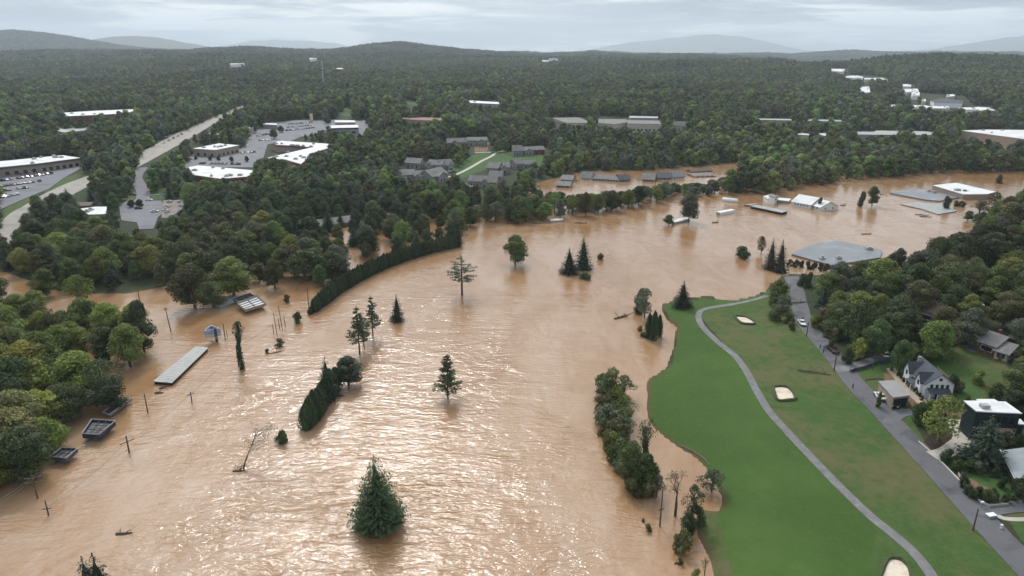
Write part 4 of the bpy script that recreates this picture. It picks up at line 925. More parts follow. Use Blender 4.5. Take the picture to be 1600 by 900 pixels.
# in the flood only where the photograph shows trees standing in it: near its edges or in the left and middle groves
grove = inpoly(px, py, [(-200,440),(0,455),(100,462),(150,480),(180,500),(240,480),(255,545),(205,610),(150,665),(60,745),(0,800),(-200,900)]) | inpoly(px, py, [(400,448),(470,380),(560,335),(720,330),(760,350),(722,380),(640,400),(560,430),(510,450),(488,455),(440,455)]) | \
        inpoly(px, py, [(722,335),(800,300),(870,300),(940,300),(1010,285),(1100,280),(1180,262),(1340,262),(1420,250),(1700,200),(1700,266),(1560,268),(1400,275),(1320,282),(1240,297),(1180,306),(1110,308),(1060,312),(1000,325),(945,335),(900,338),(830,350),(770,358),(722,368)]) | \
        inpoly(px, py, [(1262,430),(1300,415),(1378,405),(1420,390),(1510,362),(1516,345),(1560,310),(1700,280),(1700,440)])
ok &= (sd > 1.0) | grove
# golf course side and the near right gardens keep single trees only
ok &= ~((X > 20) & (Y < 140) & (px < 1660) & (py > 560))
md = np.full(len(X), 1e9)
for (_, _, mx_, my_, mr) in MANUAL: md = np.minimum(md, np.hypot(X-mx_, Y-my_)-mr)
ok &= md > 1.6
# thin out the groves so that water shows between the crowns
thin = inpoly(px, py, [(430,440),(520,345),(720,330),(722,380),(560,430)]) | inpoly(px, py, [(100,440),(250,440),(260,600),(140,640),(100,560)])
ok &= ~(thin & (rg.uniform(size=len(X)) < 0.42))
hood = (px > 1255) & (py > 425) & (py < 700)
ok &= ~(hood & (rg.uniform(size=len(X)) < 0.08))
X, Y, H, px, py, Z = (q[ok] for q in (X, Y, H, px, py, Z))
# which of them show largest: inside the frame, by apparent size
size = H*FPX/np.maximum(Y, 30); inside = (px > -25) & (px < 1625) & (py > -20) & (py < 960)
order = np.argsort(-(size*np.where(inside, 1, 0)))
NIND = 230
ind = order[:NIND]; rest = order[NIND:]
TONES = [('dark green', GD, .30), ('mid green', GM, .30), ('light green', GB, .14), ('olive', GO, .13), ('grey-green', GG, .08), ('yellowish', GY, .05)]
def tone(xv, yv, rv):
    f = float(vnoise(xv/26, yv/26, 77)); f = (f*0.55+rv*0.45); a = 0; f = min(.999, max(0, (f-.15)/.7))
    for i, q in enumerate(TONES):
        a += q[2]
        if f < a: return q
    return TONES[1]
for i in sorted(ind.tolist(), key=lambda k: Y[k]):
    tn, cl_, _ = tone(X[i], Y[i], rnd.random()); leftw = px[i] < 260 and py[i] > 440
    if leftw and tn in ('dark green', 'mid green', 'grey-green') and rnd.random() < .72: tn, cl_ = ('light green', GB) if rnd.random() < .7 else ('yellowish', GY)
    if leftw: cl_ = tuple(q*k for q, k in zip(cl_, (1.22, 1.2, 1.0)))
    kd = 'open' if (rnd.random() < (.16 if leftw else .10)) else 'broad'
    plant(kd, (X[i], Y[i], Z[i]-.1), H[i], H[i]*(rnd.uniform(.85, 1.15) if leftw else rnd.uniform(.78, 1.02)), autolabel('broadleaf tree' if kd == 'broad' else 'thin-crowned tree', tn, px[i], py[i]), 'trees of the woods on both banks', cl_)

# --- the rest of the wood: one object, too many to count
def joined(name, H0, cm, tm, col, simplify=None):
    """crown and trunk in one mesh, for the wood's instances"""
    o = bpy.data.objects.new(name, cm); o.color = (*col, 1); return o
LIB = bpy.data.collections.new('woodland_library')
lib = []
def addlib(o, col):
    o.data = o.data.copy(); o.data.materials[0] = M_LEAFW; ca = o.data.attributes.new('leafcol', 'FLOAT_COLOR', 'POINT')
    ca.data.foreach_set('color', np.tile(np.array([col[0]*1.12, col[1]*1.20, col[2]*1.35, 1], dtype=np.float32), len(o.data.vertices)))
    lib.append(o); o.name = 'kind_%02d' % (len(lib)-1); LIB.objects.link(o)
# level 0: full leaf crowns (to ~500 m), level 1: coarse sprays (to ~1.1 km), level 2: clumps, level 3: far clumps
L0 = []
for i, (k, j, c_) in enumerate([('broad',0,GM),('broad',1,GD),('broad',2,GB),('broad',3,GO),('broad',4,GM),('broad',5,GD),('spruce',0,GS),('open',1,GG),('pine',3,GP)]):
    H0, R0, cm, tm = PROTO[k][j]; o = bpy.data.objects.new('x', cm); addlib(o, c_); L0.append((H0, R0))
i1 = len(lib); L1 = []
for s_, (c_, H_, R_) in enumerate([(GM,13,4.8),(GD,14,5.0),(GB,12,5.0),(GO,13,4.6),(GD,15,4.4),(GM,12,4.2),(GG,12,5.2),(GB,11,4.8),(GO,12,4.8)]):
    c, _l = crown_broad(900+s_, H_, R_, 12, 620, 1.25, base=.12, core=.74); o = c.build('x', M_LEAF, link=False); addlib(o, c_); L1.append((H_, R_))
i2 = len(lib); L2 = []
for s_, (c_, H_, R_) in enumerate([(GM,14,6),(GD,15,6.2),(GB,13,6),(GO,14,6),(GD,14,5.6),(GM,13,5.4),(GG,13,6)]):
    c, _l = crown_broad(950+s_, H_, R_, 8, 150, 2.4, base=.1, core=.85); o = c.build('x', M_LEAF, link=False); addlib(o, tuple(q*.78 for q in c_)); L2.append((H_, R_))  # leaf colour dimmed: cloud shade over the distant forest is painted in
i3 = len(lib); L3 = []
for s_, c_ in enumerate([GM, GD, GD, GO, GM]):   # a handful of crowns together
    r3 = np.random.default_rng(990+s_); c = Crown()
    for k in range(9):
        cc = np.array([r3.uniform(-13, 13), r3.uniform(-13, 13), 6+r3.uniform(-2, 2)]); rr = r3.uniform(4.5, 7.5); V, Fc = blob(r3, cc, (rr, rr, rr*1.15), 1); c.mesh(V, Fc, r3.uniform(.2, .8))
        n = 14; d = rand_unit(r3, n); d[:, 2] = np.abs(d[:, 2]); V, Q = leaf_quads(r3, cc+d*rr, d, r3.uniform(2.5, 4.5, n), .5); c.quads(V, Q, r3.uniform(.1, .9, n))
    o = c.build('x', M_LEAF, link=False); addlib(o, (c_[0]*.52, c_[1]*.56, c_[2]*.72))  # far crowns coloured darker and bluer, with cloud shade painted into the leaves
PX_, PY_, PZ_, PI_, PS_, PR_ = [], [], [], [], [], []
def addpts(X, Y, Z, I, S):
    PX_.append(X); PY_.append(Y); PZ_.append(Z); PI_.append(I); PS_.append(S); PR_.append(rg.uniform(0, 6.28, len(X)))
def pick(n, X, Y, m_, sc=60):
    f = vnoise(X/sc, Y/sc, 81)*.6+rg.uniform(size=n)*.55; return np.clip((f*m_*0.95).astype(int), 0, m_-1)
xr, yr, zr, hr = X[rest], Y[rest], Z[rest], H[rest]
k_ = pick(len(xr), xr, yr, 8); near_ = yr < 430
con = rg.uniform(size=len(xr)) < 0.07; kk = np.where(con, 6, np.minimum(k_, 5)); kk = np.where(rg.uniform(size=len(xr)) < .06, 7, kk); kk = np.where(rg.uniform(size=len(xr)) < .05, 8, kk)
I = np.where(near_, kk, i1+pick(len(xr), xr, yr, len(L1)))
H0s = np.array([q[0] for q in L0]+[q[0] for q in L1]+[q[0] for q in L2]+[14.0]*5)
addpts(xr, yr, zr-.2, I, hr/H0s[I])
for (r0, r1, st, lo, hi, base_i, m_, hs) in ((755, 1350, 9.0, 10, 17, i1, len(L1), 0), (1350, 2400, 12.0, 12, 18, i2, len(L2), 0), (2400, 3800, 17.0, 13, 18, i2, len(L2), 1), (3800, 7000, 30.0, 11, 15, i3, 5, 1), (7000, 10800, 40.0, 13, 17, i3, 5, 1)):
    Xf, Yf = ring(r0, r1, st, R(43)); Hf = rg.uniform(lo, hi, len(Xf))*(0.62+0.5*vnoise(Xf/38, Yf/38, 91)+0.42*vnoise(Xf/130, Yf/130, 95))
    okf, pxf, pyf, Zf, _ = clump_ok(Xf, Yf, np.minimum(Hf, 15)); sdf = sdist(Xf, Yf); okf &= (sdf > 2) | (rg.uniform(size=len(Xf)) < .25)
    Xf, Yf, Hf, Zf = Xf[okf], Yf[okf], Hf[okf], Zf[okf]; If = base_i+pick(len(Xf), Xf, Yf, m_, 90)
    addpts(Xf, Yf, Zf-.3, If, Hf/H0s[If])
PX_, PY_, PZ_, PI_, PS_, PR_ = (np.concatenate(q) for q in (PX_, PY_, PZ_, PI_, PS_, PR_))
print('wood instances', len(PX_), 'individual', len(ind), 'near rest', len(rest))
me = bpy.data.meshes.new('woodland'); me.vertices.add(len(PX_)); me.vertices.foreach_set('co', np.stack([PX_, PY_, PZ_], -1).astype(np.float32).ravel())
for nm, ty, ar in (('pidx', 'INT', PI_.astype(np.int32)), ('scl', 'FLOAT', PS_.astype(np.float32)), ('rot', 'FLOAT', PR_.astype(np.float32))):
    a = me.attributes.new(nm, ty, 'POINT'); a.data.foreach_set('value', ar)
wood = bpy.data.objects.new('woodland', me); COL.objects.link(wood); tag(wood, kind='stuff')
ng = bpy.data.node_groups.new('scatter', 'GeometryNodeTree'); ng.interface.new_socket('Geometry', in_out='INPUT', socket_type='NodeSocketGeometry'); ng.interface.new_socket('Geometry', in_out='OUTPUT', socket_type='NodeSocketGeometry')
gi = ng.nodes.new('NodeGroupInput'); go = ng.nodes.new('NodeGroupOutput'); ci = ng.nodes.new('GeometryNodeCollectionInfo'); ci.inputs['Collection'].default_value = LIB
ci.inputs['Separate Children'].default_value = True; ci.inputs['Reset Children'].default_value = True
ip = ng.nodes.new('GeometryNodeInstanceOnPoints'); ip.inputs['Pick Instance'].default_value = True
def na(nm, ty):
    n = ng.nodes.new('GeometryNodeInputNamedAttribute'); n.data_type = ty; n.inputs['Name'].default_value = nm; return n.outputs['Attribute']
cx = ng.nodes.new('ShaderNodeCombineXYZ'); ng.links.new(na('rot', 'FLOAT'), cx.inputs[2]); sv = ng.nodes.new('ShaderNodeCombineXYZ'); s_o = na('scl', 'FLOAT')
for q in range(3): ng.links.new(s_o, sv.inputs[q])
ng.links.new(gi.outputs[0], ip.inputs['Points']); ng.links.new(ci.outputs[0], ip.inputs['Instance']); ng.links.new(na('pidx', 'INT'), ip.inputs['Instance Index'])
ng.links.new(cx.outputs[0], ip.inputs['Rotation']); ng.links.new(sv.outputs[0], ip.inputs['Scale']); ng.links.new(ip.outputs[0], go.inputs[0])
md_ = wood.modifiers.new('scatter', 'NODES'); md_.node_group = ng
# ------------------------------------------------------------------ buildings
M_WHITE = mat('white_membrane', (0.64, 0.65, 0.655), 0.7, 0.06, 0.15, stain=(0.42, 0.42, 0.42))
M_WPAINT = mat('white_siding', (0.72, 0.74, 0.77), 0.6, 0.05, 0.5)
M_GREYROOF = mat('grey_shingle', (0.16, 0.155, 0.155), 0.85, 0.18, 0.5, 0.2, stain=(0.24, 0.225, 0.21))
M_DKROOF = mat('dark_shingle', (0.055, 0.062, 0.078), 0.8, 0.15, 0.6, 0.2)
M_BRROOF = mat('brown_shingle', (0.11, 0.085, 0.072), 0.85, 0.15, 0.5, 0.2)
M_BLUEROOF = mat('wet_grey_roof', (0.165, 0.18, 0.195), 0.35, 0.12, 0.12, stain=(0.30, 0.31, 0.31))
M_BROWNROOF = mat('gravel_roof', (0.21, 0.17, 0.15), 0.9, 0.15, 0.3, stain=(0.13, 0.11, 0.10))
M_METAL = mat('galvanised_metal', (0.32, 0.33, 0.32), 0.5, 0.1, 0.3, metal=0.1, stain=(0.26, 0.26, 0.25))
M_BEIGE = mat('beige_wall', (0.42, 0.38, 0.32), 0.8, 0.08, 0.4)
M_TAN = mat('tan_wall', (0.30, 0.245, 0.20), 0.85, 0.1, 0.4)
M_GWALL = mat('grey_wall', (0.26, 0.26, 0.26), 0.85, 0.1, 0.4)
M_BRICK = mat('brick_wall', (0.17, 0.062, 0.048), 0.85, 0.15, 2.0, 0.2)
M_BRWALL = mat('brown_wall', (0.12, 0.095, 0.085), 0.85, 0.12, 0.5)
M_DKWALL = mat('dark_siding', (0.014, 0.028, 0.033), 0.6, 0.15, 1.2)
M_GLASS = mat('window_glass', (0.02, 0.025, 0.03), 0.12, 0.1, 1.0, spec=0.6)
M_DARK = mat('dark_opening', (0.012, 0.012, 0.014), 0.8, 0.1)
M_RED = mat('red_fascia', (0.24, 0.06, 0.055), 0.7, 0.1)
M_BLUE = mat('blue_fascia', (0.016, 0.024, 0.055), 0.5, 0.1)
M_WOODP = mat('pole_wood', (0.10, 0.075, 0.055), 0.9, 0.2, 2.0)
M_WIRE = mat('wire', (0.10, 0.10, 0.10), 0.6, 0.05)
M_PLANK = mat('weathered_timber', (0.28, 0.21, 0.155), 0.85, 0.15, 1.0)
M_UNIT = mat('hvac_metal', (0.35, 0.35, 0.35), 0.5, 0.1)
M_PATIO = mat('patio_stone', (0.36, 0.29, 0.22), 0.85, 0.15, 0.8)
def windows(parent, a, b, z, n, w, h, out=0.06, name='window', frame=None, margin=1.0, m=None):
    """n openings along the wall a-b (local xy), each a mesh of its own"""
    a = Vector((a[0], a[1], 0)); b = Vector((b[0], b[1], 0)); d = b-a; L = d.length
    if L < .5: return
    d.normalize(); nn = Vector((d.y, -d.x, 0)); ang = math.atan2(d.y, d.x); x0 = margin; 
    for k in range(n):
        c = a+d*(x0+(L-2*x0)*((k+.5)/n)); M_ = Matrix.Translation((c.x, c.y, z)) @ Matrix.Rotation(ang, 4, 'Z')
        if frame:
            f = MB().box(-w/2-.12, w/2+.12, -out, .03, -h/2-.12, h/2+.12, M=M_).build(name, frame, parent)
            MB().box(-w/2, w/2, -out-.03, -out, -h/2, h/2, M=M_).build('pane', m or M_GLASS, f)
        else: MB().box(-w/2, w/2, -out, .03, -h/2, h/2, M=M_).build(name, m or M_GLASS, parent)
def edges_to_camera(P, org):
    out = []
    n = len(P)
    a = sum(P[i][0]*P[(i+1) % n][1]-P[(i+1) % n][0]*P[i][1] for i in range(n))
    Q = P if a > 0 else P[::-1]
    for i in range(n):
        p, q = Q[i], Q[(i+1) % n]; dx, dy = q[0]-p[0], q[1]-p[1]; nx, ny = dy, -dx
        mx_, my_ = (p[0]+q[0])/2+org[0], (p[1]+q[1])/2+org[1]
        if nx*mx_+ny*my_ < 0: out.append((p, q, math.hypot(dx, dy)))
    return out
def flat_building(label, roof_px, H, wall=M_BEIGE, roof=M_WHITE, cat='building', name='commercial_building', group=None, units=0, win=None, z=None, fascia=None, door=False, slope=0.0, lip=0.25, tilt=None):
    g = [at(x, y, H) for x, y in roof_px]; z0 = (sum(p.z for p in g)/len(g)) if z is None else z
    W = [at_z(x, y, z0+H) for x, y in roof_px]; cx_ = sum(p[0] for p in W)/len(W); cy_ = sum(p[1] for p in W)/len(W)
    P = [(p[0]-cx_, p[1]-cy_) for p in W]; e = empty(name, (cx_, cy_, z0), 0, label, cat, group)
    MB().prism(P, -3.0, H-lip-.005).build('wall', wall, e)
    P2 = [(p[0]*1.0+(.2 if p[0] > 0 else -.2), p[1]+(.2 if p[1] > 0 else -.2)) for p in P]
    zs = H
    if tilt:
        zs = [H+tilt[0]*p[0]+tilt[1]*p[1] for p in P2]
    a = sum(P2[i][0]*P2[(i+1) % len(P2)][1]-P2[(i+1) % len(P2)][0]*P2[i][1] for i in range(len(P2)))
    if a < 0: P2 = P2[::-1]; zs = zs[::-1] if tilt else zs
    MB().prism(P2, H-lip, zs).build('roof', roof, e)
    if fascia:
        for p, q, L in edges_to_camera(P, (cx_, cy_)):
            d = Vector((q[0]-p[0], q[1]-p[1], 0)).normalized(); ang = math.atan2(d.y, d.x); M_ = Matrix.Translation((p[0], p[1], 0)) @ Matrix.Rotation(ang, 4, 'Z')
            MB().box(0, L, -.5, -.02, H-1.3-lip, H-lip-.02, M=M_).build('fascia', fascia, e)
    r = random.Random(len(label)*7+int(abs(cx_)))
    for k in range(units):
        for _ in range(12):
            i = r.randrange(len(P)); s_, t_ = r.random(), r.random(); j = (i+1) % len(P); k2 = (i+2) % len(P)
            x = P[i][0]*(1-s_-t_*.5)+P[j][0]*s_+P[k2][0]*t_*.5; y = P[i][1]*(1-s_-t_*.5)+P[j][1]*s_+P[k2][1]*t_*.5
            if inpoly(np.array([x*1.12]), np.array([y*1.12]), P)[0]: break
        s1, s2 = r.uniform(.8, 1.7), r.uniform(.8, 1.4); zt = H+(tilt[0]*x+tilt[1]*y if tilt else 0)
        MB().box(x-s1, x+s1, y-s2, y+s2, zt-.05, zt+r.uniform(.7, 1.3)).box(x-s1*.5, x+s1*.5, y-s2*.5, y+s2*.5, zt+.7, zt+1.5).build('rooftop_unit', M_UNIT, e)
    if win:
        zc, wh, ww, sp = win
        for p, q, L in edges_to_camera(P, (cx_, cy_)):
            if L > 5:
                n = max(1, min(22, int(L/sp))); windows(e, p, q, zc, n, ww, wh, margin=.8)
    return e, P, (cx_, cy_, z0)
def gable(parent, x0, x1, y0, y1, he, hr, wall, roof, along='x', oh=0.5, th=0.22, z0=-2.5, wname='wall', rname='roof'):
    """walls with gable ends and a two-slope roof with overhang; ridge along x or y"""
    def X(a, b, z): return (a, b, z) if along == 'x' else (b, a, z)
    if along == 'x': a0, a1, b0, b1 = x0, x1, y0, y1
    else: a0, a1, b0, b1 = y0, y1, x0, x1
    bm_ = (b0+b1)/2; mb = MB()
    vs = [X(a0,b0,z0),X(a1,b0,z0),X(a1,b1,z0),X(a0,b1,z0),X(a0,b0,he),X(a1,b0,he),X(a1,b1,he),X(a0,b1,he),X(a0,bm_,hr-.02),X(a1,bm_,hr-.02)]
    fs = [(0,1,5,4),(2,3,7,6),(1,2,6,9,5),(3,0,4,8,7),(3,2,1,0)]
    if along == 'y': fs = [f[::-1] for f in fs]
    w_ = mb.add(vs, fs).build(wname, wall, parent)
    s = (hr-he)/((b1-b0)/2); r = MB()
    for sg, be in ((-1, b0-oh), (1, b1+oh)):
        zE = he-oh*s; A = [X(a0-oh, be, zE), X(a1+oh, be, zE), X(a1+oh, bm_, hr), X(a0-oh, bm_, hr)]; B = [(p[0], p[1], p[2]+th) for p in A]
        f = [(0,1,2,3),(7,6,5,4),(0,4,5,1),(1,5,6,2),(2,6,7,3),(3,7,4,0)]
        if (sg == 1) != (along == 'y'): f = [q[::-1] for q in f]
        r.add(A+B, [q[::-1] for q in f])
    ro = r.build(rname, roof, parent)
    return w_, ro
def house(label, p0, p1, Wd, he, hr, wall, roof, side=1, name='house', cat='house', group=None, nwin=4, chimney=False, z=None, oh=.6, wing=None, win_h=1.3, zwin=None, frame=None, door=True):
    """ridge runs along the ground line p0 -> p1 (pixels); the house lies on its left (side=1) or right"""
    a = at(*p0); b = at(*p1)
    if z is not None: a = Vector((*at_z(*p0, z), z)); b = Vector((*at_z(*p1, z), z))
    L = math.hypot(b.x-a.x, b.y-a.y); ang = math.atan2(b.y-a.y, b.x-a.x); z0 = min(a.z, b.z) if z is None else z
    e = empty(name, (a.x, a.y, z0), ang, label, cat, group); y0, y1 = (0, Wd) if side > 0 else (-Wd, 0)
    gable(e, 0, L, y0, y1, he, hr, wall, roof, oh=oh)
    if nwin:
        zc = zwin if zwin else min(he-1.1, 1.6)
        windows(e, (0, y0), (L, y0), zc, nwin, 1.1, win_h, frame=frame)
        windows(e, (L, y0), (L, y1), zc, 2, 1.0, win_h, frame=frame); windows(e, (0, y1), (0, y0), zc, 2, 1.0, win_h, frame=frame)
        if door: MB().box(L*.5-.5, L*.5+.5, y0-.08, y0+.02, 0, 2.1).build('door', M_BRWALL, e)
    if chimney: MB().box(L*.3, L*.3+.8, (y0+y1)/2+.6, (y0+y1)/2+1.5, he, hr+1.1).build('chimney', M_BRICK, e)
    if wing:
        wx0, wx1, wd, wh = wing; gable(e, wx0*L, wx1*L, (y0-wd), y0+Wd*.5, he-.1, hr-wh, wall, roof, along='y', oh=oh*.8)
        windows(e, (wx0*L, y0-wd), (wx1*L, y0-wd), min(he-1.1, 1.6), 2, 1.1, win_h, frame=frame)
    return e, L

# --- malls and far buildings: (label, roof px, height, wall, roof, units, win)
flat_building('long strip mall with white roof and brown pillared front at the left edge', [(-70,268),(-60,258),(0,252),(97,242.5),(125,246.5),(60,255),(0,261)], 7.0, M_TAN, M_WHITE, units=12, win=(1.9, 2.6, 2.6, 5.0), fascia=M_BRWALL)
flat_building('low white store with tan walls at the mall car park', [(302,232),(342,224),(373,227),(337,234)], 6.5, M_TAN, M_WHITE, units=5, win=(1.8, 2.2, 2.4, 6.0))
flat_building('L-shaped mall with white roof and red trim behind dark pines', [(416,247),(450,239),(488,230),(461,227.5),(432,226),(424,223),(440,220),(519,225),(514,231),(490,238),(470,256),(446,249)], 7.5, M_TAN, M_WHITE, units=16, fascia=M_RED)
flat_building('white flat roof with a red front edge behind the bare trees', [(295,261),(310,258.5),(394,266),(392,275),(345,279),(303,273)], 6.5, M_BRWALL, M_WHITE, units=8, fascia=M_RED)
flat_building('far white-roofed store with grey walls at the end of the car park', [(523,188),(554,188),(555,191),(524,191)], 6, M_TAN, M_WHITE, win=(2, 2, 4, 9))
flat_building('white-roofed store with blue trim at the end of the car park', [(517,196),(559,195),(560,199),(518,200)], 7, M_GWALL, M_WHITE, fascia=M_BLUE, win=(1.8, 2.0, 4, 9))
flat_building('small white-roofed shop left of the parked car rows', [(410,192),(432,193),(433,195),(411,194)], 5, M_GWALL, M_WHITE)
flat_building('red and white striped shop beside the highway', [(360,200),(378,199),(380,203),(361,204)], 6, M_RED, M_WHITE, win=(2.2, 3.2, 2.2, 6))
flat_building('cream flat-roofed shop right of the red and white shop', [(374,198),(396,196.5),(396,200),(380,201)], 6, M_BEIGE, M_METAL)
flat_building('white roofed shop hidden in trees beside the highway', [(327,208),(340,206),(343,209),(329,211)], 5, M_BEIGE, M_WHITE)
flat_building('small office with white roof and tan wall near the left wood', [(126,326),(150,323),(166,323),(165,334),(138,335)], 4.5, M_TAN, M_WHITE, units=2)
flat_building('flat gravel-roofed office beside the small office car park', [(255,313),(287,312.5),(283,333),(274,341),(252,340)], 4.5, M_TAN, M_BROWNROOF, units=11)
flat_building('little brown kiosk behind the small white-roofed office', [(121,316),(145,315.5),(141,321),(122,322)], 4, M_BRWALL, M_BRROOF)
flat_building('very long white warehouse roof among the far trees at left', [(100,176),(150,173),(212,170.5),(216,175.5),(160,179),(104,181.5)], 9, M_BRICK, M_WHITE, units=3)
flat_building('long pale roof half hidden in trees behind the strip mall', [(86,201),(148,198.5),(148,201.5),(104,207),(87,205)], 7, M_GWALL, M_METAL)
flat_building('short pale roof hidden in trees at the far left', [(57,202),(71,202),(72,205),(58,206)], 7, M_GWALL, M_METAL)
flat_building('russet roofs of a low block behind the dark pines', [(628,182.5),(640,183),(690,184),(691,188),(665,188),(630,186)], 8, M_TAN, mat('russet_roof', (0.22, 0.11, 0.09), .8, .15, .2))
flat_building('far white-roofed shed alone in the forest', [(733,157),(779,159.5),(780,162.5),(735,160.5)], 9, M_GWALL, M_WHITE, units=2)
flat_building('grey-roofed apartment block left of the large pale block', [(862,184),(905,183.5),(918,189),(917,192),(885,192)], 10, M_BEIGE, M_GREYROOF, win=(6.5, 1.6, 1.6, 4.5))
flat_building('large pale apartment block with grey roof and balconies, left half', [(935,186),(978,186.3),(980,191),(960,194),(936,192)], 11, M_BEIGE, M_GREYROOF, group='apartment blocks on the wooded rise', win=(5.5, 1.6, 1.8, 4.5))
flat_building('large pale apartment block with grey roof and balconies, right half', [(979,187.5),(1030,188.5),(1033,194),(981,193)], 12, M_BEIGE, M_GREYROOF, group='apartment blocks on the wooded rise', win=(5.5, 1.8, 1.8, 4.2))
flat_building('flat parking deck roof behind the large pale apartment block', [(983,181),(1028,182),(1028,184.5),(984,184)], 6, M_GWALL, M_METAL)
house('small pale house with grey gable right of the large apartment block', (1051,203), (1072,204), 9, 5.5, 9.5, M_BEIGE, M_GREYROOF, name='house', cat='house', nwin=3)
flat_building('long low grey roof hidden in the trees at centre right', [(1183,185),(1236,186),(1237,188),(1184,187)], 7, M_GWALL, M_METAL)
flat_building('second long low grey roof right of the first at centre right', [(1255,186),(1322,187.5),(1322,190),(1256,188.5)], 7, M_GWALL, M_METAL)
flat_building('left of two small white roofs in the wood above the river bend', [(1244,207),(1264,207.5),(1264,211),(1245,210)], 5, M_BEIGE, M_WHITE)
flat_building('right of two small white roofs in the wood above the river bend', [(1280,208),(1299,208),(1297,212),(1281,211.5)], 5, M_BEIGE, M_WHITE)
flat_building('long grey shed roof with raised middle bay above the right wood', [(1335,205.5),(1365,206),(1370,204),(1440,205),(1466,207),(1465,211),(1336,210)], 7, M_GWALL, M_METAL, win=(2.5, 2, 3, 8))
flat_building('wide white warehouse with brown walls at the right edge', [(1503,204),(1540,202.5),(1700,204),(1760,216),(1640,222),(1585,215)], 9, M_TAN, M_WHITE, units=14)
VB = [((1320,119),(1338,117.5),(1349,120),(1348,122),(1321,121)), ((1350,122),(1362,121.5),(1362,124),(1351,124)), ((1363,122),(1378,121.5),(1387,124.5),(1370,125)), ((1299,107),(1308,105.5),(1320,108),(1319,112),(1300,111)), ((1406,131.5),(1423,131.5),(1424,135),(1407,135)),
      ((1344,136),(1358,135),(1360,144),(1345,145)), ((1386,163),(1399,163),(1399,166),(1387,166.5)), ((1413,139),(1434,138.5),(1436,143),(1415,144)), ((1424,144),(1437,144),(1437,149),(1426,149)), ((1440,155),(1446,154.5),(1447,158),(1441,158)),
      ((1454,157),(1472,153.5),(1505,157),(1504,161),(1460,160)), ((1479,148),(1492,147),(1492,150),(1480,151)), ((1419,164),(1445,164.5),(1455,166),(1453,168.5),(1421,167)), ((1456,165.5),(1482,166),(1484,169.5),(1458,169)), ((1497,168),(1530,167.5),(1533,171),(1499,171.5)), ((1526,167),(1545,168),(1556,172.5),(1530,172.5))]
VL = ['red-tinged white roof at the head of the far valley', 'tiny white roof just right of the red-tinged valley roof', 'dark-edged white roof in the far valley', 'farthest white roofs in the valley mouth', 'clean white-topped block in the middle of the valley', 'pale block half behind trees at the left of the valley', 'lone small white roof before the valley trees', 'broad pale yard building right of the valley trees', 'pale shed at the right end of the broad yard building', 'tiny pale shed left of the dark domed roof',
      'dark domed roof in the valley', 'small pale building behind the dark domed roof', 'long cream roof at the near left of the valley', 'cream building in the middle of the near valley row', 'pale low building right of the cream valley row', 'rightmost white-roofed hall of the near valley row']
for i, (pp, lb) in enumerate(zip(VB, VL)):
    flat_building(lb, list(pp), 7, M_BEIGE if i % 2 else M_WPAINT, M_DKROOF if i == 10 else M_WHITE, group='buildings in the far valley', units=3)
FB = [((359,98),(366,97.5),(382,97.5),(382,99.5),(360,100.5)), ((434,105.5),(449,104.5),(450,107),(435,107.5)), ((425,127),(444,125),(461,127),(460,129),(426,129)), ((524,105),(536,105),(536,107.5),(525,107.5)), ((630,111.5),(639,111.5),(639,114.5),(631,114.5)), ((846,92.5),(857,92),(858,95.5),(847,95.5)), ((857,89),(872,88.5),(872,91.5),(858,91.5)), ((920,105.5),(926,105),(927,107.5),(921,108)), ((930,107.5),(958,107),(958,109.5),(931,109.5)), ((1044,96),(1071,96),(1071,97.8),(1045,97.8)), ((1076,96.3),(1089,96.6),(1089,98.4),(1077,98.2)), ((860,143.5),(867,143.5),(867,146.5),(861,146.5)), ((996,130.5),(1003,130.5),(1003,132.5),(997,132.5)), ((535,138),(541,137.5),(541,140),(536,140)), ((118,147),(129,146.5),(129,149.5),(119,149.5)), ((144,148),(156,147.5),(157,150),(145,150)), ((111,151),(126,150),(127,154),(112,155)), ((285,148),(300,150),(312,157),(305,158),(287,152)), ((333,148),(348,149),(350,153),(335,152)), ((262,133),(269,133),(269,136),(263,136)), ((1256,121.5),(1262,121.5),(1262,123.5),(1257,123.5)), ((1240,97),(1248,96.8),(1248,98.4),(1241,98.4)), ((483,90),(495,89),(495,91),(484,92)), ((54,171),(82,169),(82,173),(56,174)), ((90,165),(99,164.5),(99,167),(91,167.5)), ((692,131),(699,130),(699,133),(693,134)), ((1058,157),(1064,157),(1064,159),(1059,159))]
FW = ['white roofs on the ridge left of centre', 'white roof far out in the left forest', 'white school-like roof in the left forest', 'pale roof beside the radio mast', 'small white block below the dark hill', 'left pale roof on the far middle ridge', 'right pale roof on the far middle ridge', 'small bright block at the left end of the far white row', 'long white row of far roofs in the middle forest', 'very far long white roof at centre right', 'shorter very far white roof beside the long one', 'lone white box house in the middle forest', 'tiny white house in the darkest forest', 'tiny white roof below the radio mast', 'left white house roof above the long warehouse', 'right white house roof above the long warehouse', 'grey house roof above the long warehouse', 'pale roofs left of the highway end', 'grey roof beside the highway end', 'tiny white house in the left forest', 'tiny white roof in the forest before the valley', 'tiny roof on the ridge before the valley', 'pale roofs high in the left forest', 'pale roofs at the far left above the warehouse', 'small pale roof left of the long warehouse', 'bright speck of a white house below the dark hill', 'blue-white small house in the middle forest']
for pp, lb in zip(FB, FW): flat_building(lb, list(pp), 7, M_WPAINT, M_METAL if 'grey' in lb else M_WHITE, name='house' if 'house' in lb else 'commercial_building', group='pale buildings far off in the forest')

